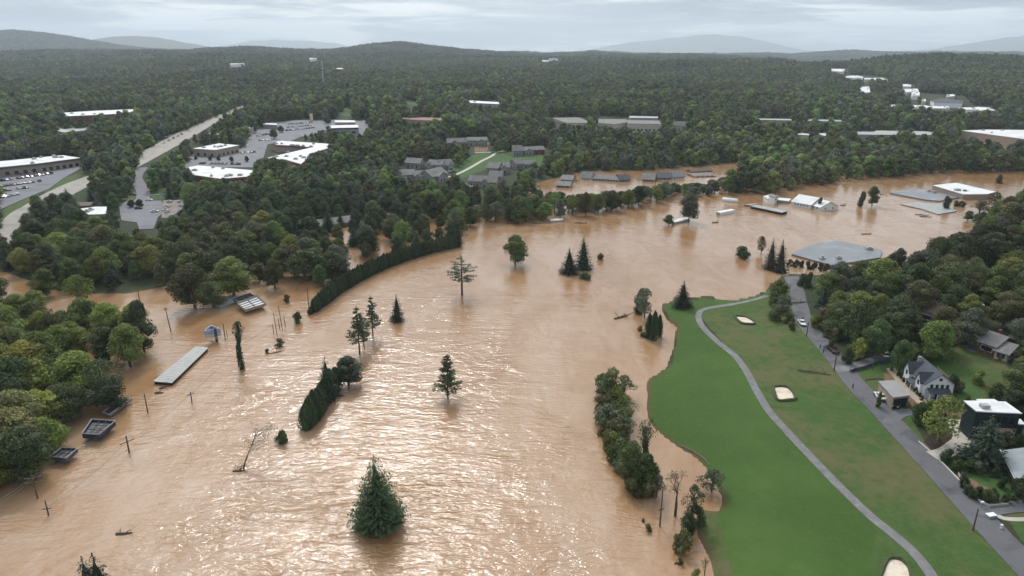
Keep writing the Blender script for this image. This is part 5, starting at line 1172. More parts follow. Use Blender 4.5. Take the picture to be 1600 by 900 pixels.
# --- condominiums with grey roofs
gc = 'grey-roofed condominiums in the clearing'
for (p0, p1, wd, he, hr, lb, wg) in [((625,283),(650,282),11,4.5,7.5,'left end of the nearest condominium row', None), ((648,284),(676,286),12,4.5,7.5,'middle of the nearest condominium row', (.1,.45,3,1)), ((676,287),(700,281),13,5,9,'right end of the nearest condominium row with a big hipped roof', (.2,.7,3,1.5)),
   ((633,262),(656,264),10,4.5,7.5,'condominium behind the left end of the nearest row', None), ((668,266),(690,268),10,5,8,'left half of the second condominium row', (.1,.4,3,1)), ((690,268),(708,267),11,5,8.6,'right half of the second condominium row beside the lawn', (.5,.9,3,1)),
   ((664,232),(690,234),9,4.5,7,'farthest left condominium behind the dark pines', None), ((700,230),(728,229),9,4.5,7.8,'far middle condominium behind the dark pines', (.1,.5,3,1)), ((730,228),(761,228),10,5.5,8,'far right condominium with pale pillars above the bare soil', (.5,.9,4,1)),
   ((732,292),(750,293),9,4.5,7.5,'lower condominium beside the parked cars', None), ((750,293),(775,295),9,4.5,7.8,'lower condominium with dark gable right of the parked cars', (.2,.6,3,1)),
   ((760,270),(778,272),10,4.5,7.8,'condominium wing at the left of the lower lawn', None), ((776,271),(796,271),10,5,8,'condominium with open porch on the lower lawn', (.3,.8,3,1)), ((764,283),(784,284),9,4,7,'small condominium stepping down the lower lawn', None),
   ((806,265),(817,264),9,4.5,8,'steep half-gabled unit on the lower lawn', None), ((818,264),(836,264),8,4,6.5,'low unit right of the steep half-gabled one', None),
   ((801,244),(816,244),9,5,9,'tall gabled left end of the long lawn-side house', None), ((816,243),(834,242),9,4.5,7,'middle of the long lawn-side house', (.2,.8,2,1)), ((834,242),(851,241),9,4.5,7,'red-walled right end of the long lawn-side house', None), ((617,293),(632,294),8,4,7,'small octagonal-looking roof over the narrow lane', None)]:
    house(lb, p0, p1, wd, he, hr, M_GWALL if 'red-walled' not in lb else M_BRICK, M_GREYROOF, name='condominium', cat='condominium', group=gc, nwin=3, wing=wg, win_h=1.8)
# --- houses drowned to the eaves
gf = 'houses flooded to the eaves'
for (p0, p1, wd, he, hr, rf, lb, wg) in [((869,293),(890,294),12,1.6,3.6,M_GREYROOF,'flooded grey roof at the left of the brown pool, nearer wing',None), ((876,284),(893,285),13,1.8,4.0,M_GREYROOF,'flooded grey roof at the left of the brown pool, farther wing',None),
   ((907,281),(924,282),10,1.8,5.5,M_GREYROOF,'steep-gabled left end of the long flooded house',None), ((924,282),(946,283),10,1.5,3.6,M_GREYROOF,'low middle of the long flooded house, left part',None), ((946,283),(968,284.5),10,1.5,3.4,M_GREYROOF,'low middle of the long flooded house, right part',None), ((968,284.5),(984,284),10,1.8,4.6,M_DKROOF,'dark right end of the long flooded house',None),
   ((1003,283),(1022,284),12,1.6,5.2,M_GREYROOF,'pyramid-like grey flooded roof right of the long flooded house',None), ((1022,281),(1050,281),12,1.6,4.2,M_DKROOF,'dark mossy flooded roof behind the riverside trees',None), ((1050,280),(1070,279),11,1.8,5.0,M_GREYROOF,'flooded roof with white gable at the right of the pair',None),
   ((1080,270),(1112,268),7,.8,2.0,M_BRROOF,'thin brown flooded roof line at the right of the pool',None), ((1085,277),(1118,276),14,.5,1.1,M_BROWNROOF,'nearly drowned pinkish roof at the right of the pool',None),
   ((466,366),(496,360),10,2.4,4.6,M_GREYROOF,'long grey roof in the flooded grove behind the hedge, left part',None), ((496,360),(556,352),10,2.4,4.6,M_GREYROOF,'long grey roof in the flooded grove behind the hedge, right part',None), ((455,386),(484,380),10,2.0,4.2,M_GREYROOF,'grey roof at the near end of the flooded grove',None), ((588,351),(611,349),8,3,5,M_GREYROOF,'grey roof in the trees right of the long grove roof',None)]:
    house(lb, p0, p1, wd, he, hr, M_WPAINT if 'white gable' in lb or 'steep' in lb else M_GWALL, rf, name='flooded_house', cat='house', group=gf, nwin=4, win_h=.8, zwin=.7, z=0.0, door=False, wing=wg)
# --- big drowned roofs at the right of the river
flat_building('big blue-grey flooded factory roof in front of the right wood', [(1237,396.5),(1262,385),(1288,377.5),(1306,375.5),(1340,382),(1378,391),(1374,402),(1300,414)], .8, M_GWALL, M_BLUEROOF, cat='flooded building', name='flooded_building', z=0, units=3)
flat_building('dark grey sunken roof with white stains at the right of the river', [(1390,301),(1424,294.5),(1440,295.5),(1500,307.5),(1468,313.5),(1448,312)], .8, M_GWALL, M_BLUEROOF, cat='flooded building', name='flooded_building', z=0, units=2)
flat_building('barely showing grey sunken roof nearest the right bank', [(1408,319),(1432,316.5),(1478,320),(1495,329.5),(1466,334.5),(1440,326)], .5, M_GWALL, M_METAL, cat='flooded building', name='flooded_building', z=0)
flat_building('white flooded warehouse roof with two dark oval puddles', [(1458,289.5),(1494,285.5),(1555,299.5),(1542,303),(1506,303.5)], 3.6, M_TAN, M_WHITE, cat='flooded building', name='flooded_building', z=0, units=1)
flat_building('low grey flooded shed roof left of the white flooded building', [(1173,322),(1183,320),(1230,329.5),(1221,332)], 1.5, M_DARK, M_METAL, cat='flooded building', name='flooded_building', z=0)
flat_building('pale strip of roof left of the low flooded shed', [(1163,319.5),(1180,318),(1184,318.5),(1173,320.5)], 1.0, M_BRICK, M_METAL, cat='flooded building', name='flooded_building', z=0)
e, L = house('white flooded building with pale gabled roof in midriver, larger part', (1237,321), (1266,326.5), 15, 2.6, 6.0, M_WPAINT, M_WHITE, name='flooded_building', cat='flooded building', z=0, nwin=5, win_h=.7, zwin=1.3, door=False)
house('white flooded building in midriver, right part by the bush', (1266,325), (1281,329.5), 13, 2.2, 5.2, M_WPAINT, M_WHITE, name='flooded_building', cat='flooded building', z=0, nwin=2, win_h=.7, zwin=1.2, door=False)
flat_building('thin white link roof between the white flooded buildings', [(1214,308.5),(1236,310.5),(1232,314),(1214,312)], 1.8, M_GWALL, M_WHITE, cat='flooded building', name='flooded_building', z=0)
flat_building('boat-shaped white building left of the thin link roof', [(1193,306.5),(1200,304.5),(1214,308),(1214,312.5),(1200,310.5)], 3, M_WPAINT, M_WHITE, cat='flooded building', name='flooded_building', z=0, units=2)
flat_building('blue-white cabin standing on the boat-shaped building', [(1201,303.5),(1206,302.5),(1212,305.5),(1211,308),(1203,306)], 5.2, M_WPAINT, M_BLUEROOF, cat='flooded building', name='flooded_building', z=0)
flat_building('sunken white canopy with two panels by the round river tree', [(1050,346.5),(1060,341.5),(1076,339.5),(1078,341.5),(1062,345.5),(1053,347.5)], 1.2, M_GWALL, M_WHITE, cat='flooded canopy', name='flooded_canopy', z=0)
flat_building('white rectangular panel at the far shore under the bright tree', [(859,342.5),(879,340.5),(880,343.5),(861,345)], .9, M_GWALL, M_WHITE, cat='flooded canopy', name='flooded_canopy', z=0)
e, P, o = flat_building('long narrow sunken metal roof beside the billboard', [(241,595),(306,541.5),(324,543.5),(268,597.5)], 1.0, M_DARK, M_METAL, cat='flooded building', name='flooded_roof', z=0)
sm = MB(); A_, B_, C_, D_ = (Vector((*p, 1.02)) for p in P)
for k in range(1, 22):
    s_ = k/22; a_ = A_.lerp(B_, s_); b_ = D_.lerp(C_, s_); sm.tube([a_, b_], .06, 4)
sm.build('seam', M_UNIT, e)

def canopy(label, quad, H, fascia, nx, ny, posts=True, inner=M_METAL, z=0, lip=.9, beam=M_DKROOF, rim=None):
    """open-topped canopy: a fascia ring round a sunken ribbed deck"""
    W = [Vector((*at_z(x, y, H), 0)) for x, y in quad]; c = sum(W, Vector())/4; P = [w_-c for w_ in W]; e = empty('fuel_canopy', (c.x, c.y, 0), 0, label, 'flooded canopy')
    a = sum(P[i].x*P[(i+1) % 4].y-P[(i+1) % 4].x*P[i].y for i in range(4))
    if a < 0: P = [P[0], P[3], P[2], P[1]]
    I = [p*.93 for p in P]; r = MB(); n = 4
    vs = [(p.x, p.y, H-lip) for p in P]+[(p.x, p.y, H) for p in P]+[(p.x, p.y, H) for p in I]+[(p.x, p.y, H-lip) for p in I]
    fs = []
    for i in range(4):
        j = (i+1) % 4; fs += [(i, j, 4+j, 4+i), (4+i, 4+j, 8+j, 8+i), (8+i, 8+j, 12+j, 12+i), (12+i, 12+j, j, i)]
    r.add(vs, fs).build('fascia', fascia, e)
    rr = MB()
    for i in range(4):
        j = (i+1) % 4; rr.tube([(P[i].x, P[i].y, H+.05), (P[j].x, P[j].y, H+.05)], .13, 4)
    rr.build('rim', rim or M_METAL, e)
    MB().prism([(p.x, p.y) for p in I], H-lip+.05, H-lip*.55).build('deck', inner, e)
    b = MB()
    for k in range(1, nx+1):
        s_ = k/(nx+1); b.tube([tuple(I[0].lerp(I[1], s_)+Vector((0, 0, H-.25))), tuple(I[3].lerp(I[2], s_)+Vector((0, 0, H-.25)))], .14, 4)
    for k in range(1, ny+1):
        s_ = k/(ny+1); b.tube([tuple(I[0].lerp(I[3], s_)+Vector((0, 0, H-.2))), tuple(I[1].lerp(I[2], s_)+Vector((0, 0, H-.2)))], .14, 4)
    b.build('beam', beam, e)
    for s_ in (.25, .75):
        p = P[0].lerp(P[1], s_).lerp(P[3].lerp(P[2], s_), .5); MB().tube([(p.x, p.y, -3), (p.x, p.y, H-lip)], .25, 6).build('post', M_GWALL, e)
    return e
canopy('near wrecked roof frame with brown rim and pale ribbed panels', [(370,473.5),(383,484),(416,474),(402,461)], 2.2, M_PLANK, 3, 1, inner=M_WHITE, beam=M_DKROOF, rim=M_PLANK)
canopy('far wrecked roof frame behind the brown-rimmed one', [(364,466),(372,471.5),(402,464),(390,458)], 1.8, M_DKROOF, 3, 2, inner=M_BLUEROOF)
flat_building('smooth pale slab roof left of the wrecked roof frames', [(331,475),(359,460.5),(370,462),(370,470),(345,479)], 1.0, M_GWALL, M_METAL, cat='flooded building', name='flooded_roof', z=0)
canopy('sunken fuel canopy with deep blue edge and orange stripe', [(128,677.5),(143,655),(180,657.5),(155,679)], 2.4, M_BLUE, 2, 2, inner=M_GREYROOF, lip=1.3)
canopy('small sunken fuel canopy with grey rim nearest the left wood', [(78,713),(96,699.5),(121,700.5),(103,716)], 2.0, M_DKROOF, 2, 1, inner=M_GREYROOF, lip=1.0)
canopy('narrow wrecked roof half under the left bank trees', [(160,644),(186,627),(206,622),(171,648)], 1.2, M_GREYROOF, 4, 0, inner=M_DKROOF, lip=.7)
# orange stripe on the blue canopy's corner is paint on its edge
# --- triangular billboard on its post
b0 = at_z(339, 534); hb = height_for(Vector((b0[0], b0[1], 0)), 524)
e = empty('billboard', (b0[0], b0[1], 0), 0, 'blue triangular two-faced billboard standing out of the flood on one post', 'billboard')
def loc_(px, py, z): q = at_z(px, py, z); return Vector((q[0]-b0[0], q[1]-b0[1], z))
MB().tube([(0, 0, -3), (0, 0, hb+2.6)], .45, 8).build('post', M_DKROOF, e)
M_BBF = mat('billboard_face', (0.30, 0.36, 0.45), 0.5, 0.12, 0.9, stain=(0.10, 0.18, 0.36))
zb = hb-.3
cA, cB, cC = loc_(321, 527.5, zb), loc_(345, 524, zb), loc_(331, 519, zb)
for (p, q, nm) in ((cA, cB, 'panel'), (cA, cC, 'panel'), (cB, cC, 'panel')):
    d = (q-p).normalized(); nn = Vector((d.y, -d.x, 0))*.12; hgt_ = 2.5
    vs = [p-nn, q-nn, q+nn, p+nn]; pn = MB().add([(v.x, v.y, zb) for v in vs]+[(v.x, v.y, zb+hgt_) for v in vs], [(3,2,1,0),(4,5,6,7),(0,1,5,4),(1,2,6,5),(2,3,7,6),(3,0,4,7)]).build(nm, M_BBF, e)
    L = (q-p).length; ang = math.atan2(d.y, d.x)
    for zz, hh in ((.25, .6),):
        M_ = Matrix.Translation((p.x, p.y, zb+zz)) @ Matrix.Rotation(ang, 4, 'Z'); MB().box(.2, L-.2, -.16, .16, 0, hh, M=M_).build('stripe', M_BLUE if zz > 1 else mat('pale_band', (.45,.47,.5), .5), pn)
MB().box(-2.0, 3.2, -.9, -.5, zb-.35, zb-.2).build('catwalk', M_UNIT, e)

# --- near houses on the right
# white two-storey house
A0 = at(1442, 621); A1 = at(1414, 592); ang = math.atan2(A1.y-A0.y, A1.x-A0.x); Lh = math.hypot(A1.x-A0.x, A1.y-A0.y)
e = empty('house', (A0.x, A0.y, A0.z), ang, 'white two-storey gabled house with dark roof and front porches', 'house')
Lh = max(Lh, 13.0); Wh = 9.0       # local x runs along the front, away from the viewer; the house lies on the right (negative y)
M_SHADE = M_WPAINT
gable(e, 0, Lh, -Wh, 0, 5.4, 9.0, M_WPAINT, M_DKROOF, oh=.5)
gable(e, 1.2, 4.4, -Wh*.5, 1.0, 5.4, 8.3, M_WPAINT, M_DKROOF, along='y', oh=.4, wname='front_gable', rname='gable_roof')
gable(e, 8.6, 12.4, -Wh*.5, 1.3, 5.4, 8.5, M_WPAINT, M_DKROOF, along='y', oh=.4, wname='front_gable', rname='gable_roof')
windows(e, (4.4, 1.0), (1.2, 1.0), 4.6, 1, 1.0, 1.6, frame=M_GWALL, margin=.3); windows(e, (12.4, 1.3), (8.6, 1.3), 4.6, 1, 1.0, 1.6, frame=M_GWALL, margin=.3)
windows(e, (4.4, 1.0), (1.2, 1.0), 1.7, 1, 1.4, 1.5, frame=M_GWALL, margin=.3)
windows(e, (0, 0), (0, -Wh), 4.3, 4, .8, 1.5, frame=M_GWALL, margin=1.2); windows(e, (0, 0), (0, -Wh), 7.0, 1, .8, .8, frame=M_GWALL, margin=3)
for (x0, x1, y0, y1) in ((4.6, 8.4, .05, 2.4),):
    MB().add([(x0,y0,3.6),(x1,y0,3.6),(x1,y1,2.7),(x0,y1,2.7),(x0,y0,3.75),(x1,y0,3.75),(x1,y1,2.85),(x0,y1,2.85)], [(3,2,1,0),(4,5,6,7),(0,1,5,4),(1,2,6,5),(2,3,7,6),(3,0,4,7)][::1]).build('porch_roof', M_DKROOF, e)
    for xx in (x0+.2, x1-.2): MB().box(xx-.12, xx+.12, y1-.35, y1-.1, 0, 2.65).build('porch_post', M_WPAINT, e)
MB().add([(-2.6,-.6,2.7),(-.05,-.6,3.7),(-.05,-7.6,3.7),(-2.6,-7.6,2.7),(-2.6,-.6,2.85),(-.05,-.6,3.85),(-.05,-7.6,3.85),(-2.6,-7.6,2.85)], [(3,2,1,0),(4,5,6,7),(0,1,5,4),(1,2,6,5),(2,3,7,6),(3,0,4,7)]).build('porch_roof', M_DKROOF, e)
for yy in (-.8, -3.2, -5.4, -7.4): MB().box(-2.5, -2.25, yy-.12, yy+.12, 0, 2.7).build('porch_post', M_WPAINT, e)
MB().box(-2.6, -.05, -7.6, -.6, -.4, .15).build('porch_floor', M_CONC, e); MB().box(-.09, -.01, -4.6, -3.6, .15, 2.2).build('door', M_DARK, e)
MB().box(Lh*.9, Lh*.9+.9, -3.4, -2.4, 5.0, 10.0).build('chimney', M_GWALL, e); e.scale = (.8, .8, .76)
# flat-roofed garage with an open dark mouth
e, P, o = flat_building('flat grey-roofed garage with an open dark front below the white house', [(1374,596),(1399,594),(1421,617),(1396,620.5)], 3.2, M_TAN, mat('grey_membrane', (0.25, 0.245, 0.245), .7, .1, .3, stain=(.17,.165,.16)), cat='garage', name='garage')
for p, q, L in edges_to_camera(P, o):
    if 2.5 < L < 8 and abs(q[1]-p[1]) < abs(q[0]-p[0]):
        d = Vector((q[0]-p[0], q[1]-p[1], 0)).normalized(); M_ = Matrix.Translation((p[0], p[1], 0)) @ Matrix.Rotation(math.atan2(d.y, d.x), 4, 'Z')
        MB().box(.35, L-.35, -.05, .4, -.3, 2.5, M=M_).build('garage_opening', M_DARK, e)
# dark modern house with a white flat roof
e, P, o = flat_building('dark modern house with flat white roof and timber balcony', [(1508,626.5),(1529,626.5),(1528,624),(1553,624),(1559,627.5),(1571,628),(1595,645),(1552,643),(1526,641.5)], 7.6, M_DKWALL, M_WHITE, cat='house', name='house')
c0 = Vector((at_z(1538, 637, o[2]+7.6)[0]-o[0], at_z(1538, 637, o[2]+7.6)[1]-o[1], 0))
MB().box(c0.x-.9, c0.x+.9, c0.y-.7, c0.y+.7, 7.55, 8.5).build('rooftop_unit', M_UNIT, e)
ES = [s_ for s_ in edges_to_camera(P, o)]
for p, q, L in ES:
    if L > 6:
        d = Vector((q[0]-p[0], q[1]-p[1], 0)).normalized(); M_ = Matrix.Translation((p[0], p[1], 0)) @ Matrix.Rotation(math.atan2(d.y, d.x), 4, 'Z')
        MB().box(.5, L*.75, -2.2, -.02, 3.2, 3.4, M=M_).build('balcony', M_PLANK, e)
        rl = MB()
        for k in range(9): xx = .5+(L*.75-.5)*k/8; rl.box(xx-.05, xx+.05, -2.2, -2.1, 3.4, 4.4, M=M_)
        rl.box(.5, L*.75, -2.22, -2.1, 4.35, 4.45, M=M_); rl.build('railing', M_PLANK, e)
        for xx in (.7, L*.4, L*.75-.2): MB().box(xx-.1, xx+.1, -2.15, -1.95, -.5, 3.2, M=M_).build('balcony_post', M_WPAINT, e)
        windows(e, p, q, 5.4, 3, 1.2, 1.6, frame=None, margin=.7)
flat_building('small white lean-to roof behind the dark modern house', [(1589,656),(1594,655),(1600,662),(1592,662)], 4.0, M_DKWALL, M_WHITE, cat='shed', name='shed')
# grey-roofed house cut by the right edge
e = house('grey-roofed house with white gutter cut off by the right edge', (1587,764), (1568,722), 13, 2.9, 5.6, M_BRWALL, mat('pale_grey_shingle', (0.235, 0.27, 0.28), .75, .1, .5), side=-1, nwin=3, oh=.7)[0]
MB().box(-.7, 12.5, .62, .75, 2.35, 2.5).build('gutter', M_WPAINT, e)
# red brick house
e = house('red brick house with grey roof among the upper gardens', (1527,549), (1552,558), 9, 3.4, 5.6, M_BRICK, M_GREYROOF, nwin=4, frame=M_WPAINT, zwin=1.9, chimney=True)[0]
house('low grey-roofed wing right of the red brick house', (1552,560), (1572,566), 9, 2.6, 4.4, M_BEIGE, M_GREYROOF, nwin=3)
house('brown-roofed house half hidden in the upper wood', (1427,497), (1462,505), 11, 3.6, 6.0, M_BEIGE, M_BRROOF, nwin=5, frame=M_WPAINT, chimney=True)
house('grey-fronted gable house tucked into the dark trees', (1340,503), (1358,504), 8, 4.0, 6.5, M_GWALL, M_GREYROOF, nwin=2, frame=M_WPAINT)
house('dark-roofed house with orange trim behind the upper drive', (1372,531), (1398,536), 9, 3.0, 5.0, M_BRICK, M_DKROOF, nwin=3)
house('light roofed cottage left of the tall green tree', (1325,528), (1345,530), 8, 2.8, 4.8, M_PLANK, M_GREYROOF, nwin=2)
flat_building('pale blue cottage at the waterside under the right wood', [(1286,428),(1298,427),(1300,433),(1289,434)], 3.6, M_WPAINT, M_BLUEROOF, cat='house', name='house')
flat_building('tiny white shed in the upper garden at the right', [(1527,472),(1533,472),(1537,476),(1531,477)], 2.4, M_BEIGE, M_WHITE, cat='shed', name='shed')
# terrace and stone beds before the white house
patch('terrace', [(1385,577),(1396,575),(1444,622),(1452,636),(1446,642),(1418,618)], M_PATIO, .25, .8)
for k, (x, y) in enumerate([(1403,588),(1407,592),(1411,597),(1416,601),(1421,606),(1430,613),(1433,617),(1437,621),(1440,626),(1393,580)]):
    p = at(x, y); plant('shrub', (p.x, p.y, p.z+.15), 1.2, 1.3, ordw(k+1)+' small clipped shrub on the terrace of the white house', 'clipped shrubs on the terrace', GH_)
# garden walls and fences
def fence(label, pxs, h, m, name='fence', post=2.4, board=True, cat='fence'):
    P = [at(*q) for q in pxs]; o = P[0]; e = empty(name, (o.x, o.y, o.z), 0, label, cat); bb = MB()
    for i in range(len(P)-1):
        a, b = P[i], P[i+1]; L = (b-a).length; n = max(1, int(L/post))
        for k in range(n):
            s0, s1 = k/n, (k+1)/n; p, q = a.lerp(b, s0), a.lerp(b, s1); p.z, q.z = ground(p.x, p.y), ground(q.x, q.y)
            d = (q-p).normalized(); nn = Vector((-d.y, d.x, 0))*.04; l_ = [p-nn-o, q-nn-o, q+nn-o, p+nn-o]
            if board: bb.add([(v.x, v.y, v.z-.2) for v in l_]+[(v.x, v.y, v.z+h*.92) for v in l_], [(3,2,1,0),(4,5,6,7),(0,1,5,4),(1,2,6,5),(2,3,7,6),(3,0,4,7)])
            else: MB().tube([(p.x-o.x, p.y-o.y, p.z-o.z-.2), (p.x-o.x, p.y-o.y, p.z-o.z+h)], .07, 5).build('stake', m, e)
            if board: MB().box(p.x-o.x-.07, p.x-o.x+.07, p.y-o.y-.07, p.y-o.y+.07, p.z-o.z-.2, p.z-o.z+h).build('post', m, e)
    if board: bb.build('boards', m, e)
    return e
fence('dark picket fence along the lower side of the upper drive', [(1330,582),(1352,576),(1372,568),(1396,564)], 1.1, M_DKROOF, post=2.0)
fence('low pale garden wall beside the road below the garage drive', [(1351,594),(1365,592),(1380,592)], .6, M_PLANK, 'garden_wall', cat='garden wall')
fence('pale timber fence running behind the white house', [(1464,578),(1474,588),(1490,600)], 1.2, M_PLANK)
fence('row of pale wooden stakes in the back garden', [(1491,568),(1500,571),(1512,577)], 1.6, M_PLANK, 'stake_row', post=1.2, board=False, cat='garden stakes')
fence('low stone wall along the front garden by the road', [(1497,742),(1512,764),(1524,781),(1545,793),(1575,790)], .7, M_CONC, 'garden_wall', cat='garden wall')
fence('thin edging wall along the pond side of the fairway', [(1065,698),(1082,706),(1098,716),(1108,728)], .4, M_PLANK, 'edging_wall', cat='edging wall')

# --- cars
M_TYRE = mat('tyre', (0.015, 0.015, 0.016), 0.8, 0.1)
CARC = {'white': (0.70, 0.71, 0.72), 'black': (0.012, 0.013, 0.015), 'silver': (0.38, 0.39, 0.40), 'grey': (0.12, 0.125, 0.13), 'red': (0.20, 0.03, 0.025), 'maroon': (0.055, 0.02, 0.02), 'blue': (0.03, 0.06, 0.16), 'dark': (0.03, 0.035, 0.04), 'tan': (0.34, 0.29, 0.22)}
def carmat(c):
    if 'car_'+c in _mc: return _mc['car_'+c]
    m, t, b, o = newmat('car_'+c); g = nd(t, 'ShaderNodeNewGeometry'); n = noise(t, g.outputs['Position'], 1.5, 3)
    lk(t, mixc(t, mth(t, 'MULTIPLY', n, .25), CARC[c], tuple(q*.75+.03 for q in CARC[c])), b.inputs['Base Color']); b.inputs['Roughness'].default_value = .3; b.inputs['Coat Weight'].default_value = .5
    _mc['car_'+c] = m; return m
def section_loft(mb, secs, mi=0):
    n = len(secs[0]); base = len(mb.v)
    for s_ in secs: mb.v += [tuple(p) for p in s_]
    for i in range(len(secs)-1):
        for j in range(n):
            a = base+i*n+j; b_ = base+i*n+(j+1) % n; mb.f.append((a, b_, b_+n, a+n)); mb.mi.append(mi)
    mb.f.append(tuple(base+j for j in range(n-1, -1, -1))); mb.mi.append(mi); mb.f.append(tuple(base+(len(secs)-1)*n+j for j in range(n))); mb.mi.append(mi)
def car_pieces(kind):
    body, glass, wheels = MB(), MB(), []
    if kind == 'truck': X_ = [(-2.6,.55,1.0,.80),(-2.5,.42,1.05,.92),(-.6,.40,1.08,.96),(1.3,.40,1.05,.96),(2.3,.42,.98,.93),(2.65,.5,.8,.78)]
    else: X_ = [(-2.25,.5,.80,.72),(-2.15,.38,.92,.86),(-1.3,.32,.98,.90),(1.0,.32,.93,.90),(1.9,.35,.82,.85),(2.25,.48,.66,.68)]
    secs = [[(x, -w_, z0), (x, w_, z0), (x, w_*1.02, (z0+z1)/2+.1), (x, w_*.9, z1), (x, -w_*.9, z1), (x, -w_*1.02, (z0+z1)/2+.1)] for x, z0, z1, w_ in X_]
    section_loft(body, secs)
    cab = [(-.3,1.05,.76,1.0),(.1,1.7,.68,1.0),(1.0,1.72,.66,1.0),(1.7,1.03,.76,1.0)] if kind == 'truck' else ([(-2.0,.98,.78,0),(-1.7,1.55,.66,0),(.1,1.60,.66,0),(1.15,.92,.76,0)] if kind == 'suv' else [(-1.75,.93,.76,0),(-1.0,1.36,.62,0),(.2,1.38,.62,0),(1.15,.90,.74,0)])
    P = [(c_[0], c_[1], c_[2]) for c_ in cab]; zb_ = .88
    L_ = [(P[0][0], -P[0][2], zb_), (P[3][0], -P[3][2], zb_), (P[3][0], P[3][2], zb_), (P[0][0], P[0][2], zb_)]; U_ = [(P[1][0], -P[1][2], P[1][1]-.04), (P[2][0], -P[2][2], P[2][1]-.04), (P[2][0], P[2][2], P[2][1]-.04), (P[1][0], P[1][2], P[1][1]-.04)]
    glass.add(L_+U_, [(3,2,1,0),(4,5,6,7),(0,1,5,4),(1,2,6,5),(2,3,7,6),(3,0,4,7)])
    roof = MB().box(P[1][0]+.02, P[2][0]-.02, -P[1][2]-.01, P[1][2]+.01, P[1][1]-.05, P[1][1]+.03)
    for x in ((-1.4, 1.4) if kind != 'truck' else (-1.65, 1.65)):
        for y in (-.84, .84):
            wm = MB(); wm.tube([(x, y-.11, .33), (x, y+.11, .33)], .34, 12); wheels.append(wm)
    return body, glass, roof, wheels
CARLIB = {}
def near_car(kind, c, px, yaw_px, label, name='parked_car', cat='car', group=None):
    p = at(*px); q = at(*yaw_px); ang = math.atan2(q.y-p.y, q.x-p.x); e = empty(name, (p.x, p.y, p.z+.1), ang, label, cat, group); b, g_, r, wh = car_pieces(kind)
    b.build('body', carmat(c), e); g_.build('window', M_GLASS, e); r.build('roof', carmat(c), e)
    for w_ in wh: w_.build('wheel', M_TYRE, e)
    fx = 2.2 if kind != 'truck' else 2.58
    for y in (-.55, .55): MB().box(fx-.04, fx+.06, y-.16, y+.16, .6, .74).build('headlight', M_WPAINT, e)
    return e
def far_car(kind, c):
    if (kind, c) not in CARLIB:
        b, g_, r, wh = car_pieces(kind); mb = MB()
        for part, mi in ((b, 0), (g_, 1), (r, 0)): mb.add(part.v, part.f, mi)
        for w_ in wh: mb.add(w_.v, w_.f, 2)
        CARLIB[(kind, c)] = mb.build('parked_car', [carmat(c), M_GLASS, M_TYRE], link=False).data
    return CARLIB[(kind, c)]
near_car('sedan', 'white', (1374,622), (1370,617), 'white car parked on the grass left of the garage')
near_car('suv', 'black', (1401,634), (1398,640), 'black car standing half out of the open garage')
near_car('suv', 'white', (1381,556), (1378,551), 'white car on the upper drive')
near_car('suv', 'dark', (1394,558), (1391,553), 'dark car right of the white one on the upper drive')
near_car('truck', 'maroon', (1301,549), (1306,553), 'dark red pickup parked on the road beside the people', 'pickup_truck', 'pickup')
near_car('sedan', 'white', (1253,507), (1256,511), 'pale vehicle far up the road by the second pole')
cn = ['white','silver','grey','black','dark','white','tan','silver','blue','red','grey','dark']
def row(x0, y0, x1, y1, n, lane, group, skip=.12, cols=cn, name='parked_car', ang=None):
    k2 = 0; A = at(x0, y0); B = at(x1, y1); d = math.atan2(B.y-A.y, B.x-A.x)
    for k in range(n):
        if rnd.random() < skip: continue
        p = A.lerp(B, (k+.5)/n); c = rnd.choice(cols); kd = rnd.choice(['sedan', 'suv', 'sedan']); k2 += 1
        o = bpy.data.objects.new(name, far_car(kd, c)); COL.objects.link(o); o.location = (p.x+rnd.uniform(-.3, .3), p.y+rnd.uniform(-.4, .4), ground(p.x, p.y)+.32)
        o.rotation_euler = (0, 0, (d+math.pi/2 if ang is None else d+ang)+rnd.choice([0, math.pi])+rnd.uniform(-.06, .06)); tag(o, f'{ordw(k2)} {c} car from left {lane}' if lane[:2] != 'on' else f'{ordw(k2)} {c} vehicle from left {lane}', 'car', group)
g_ = 'cars parked before the long strip mall'
row(30,274,118,259,12,'in the row along the strip mall front',g_); row(0,284,82,272,13,'in the second row before the strip mall',g_); row(-5,293,64,284,14,'in the third row before the strip mall',g_); row(-8,301,44,294,12,'in the fourth row before the strip mall',g_); row(-8,311,30,304,9,'in the nearest row before the strip mall',g_,.05,['white','silver','white','white'])
g_ = 'cars parked at the mall'
row(300,256,388,258,16,'in the dark row behind the red-edged roof',g_,.3,['black','dark','grey','dark']); row(275,256,300,249,6,'in the left corner of the mall car park',g_); row(376,240,400,238,5,'beside the small store at the mall',g_,.1); row(402,214,420,210,5,'in the row left of the round tree at the mall',g_,0); row(398,221,424,219,5,'in the row above the L-shaped mall',g_,.2)
row(446,205,494,200,11,'in the nearest row of the upper car park',g_,.05); row(448,200,492,196,11,'in the middle row of the upper car park',g_,.05); row(450,195,490,192,10,'in the farthest row of the upper car park',g_,.05); row(505,206,520,207,3,'by the blue-trimmed store',g_,0)
g_ = 'vehicles on the highway and side roads'
row(252,226,300,204,7,'on the near stretch of the highway',g_,.15,ang=0,name='moving_car'); row(310,194,372,172,6,'on the far stretch of the highway',g_,.2,ang=0,name='moving_car'); row(215,216,245,213,3,'on the side road joining the highway',g_,0,ang=0,name='moving_car')
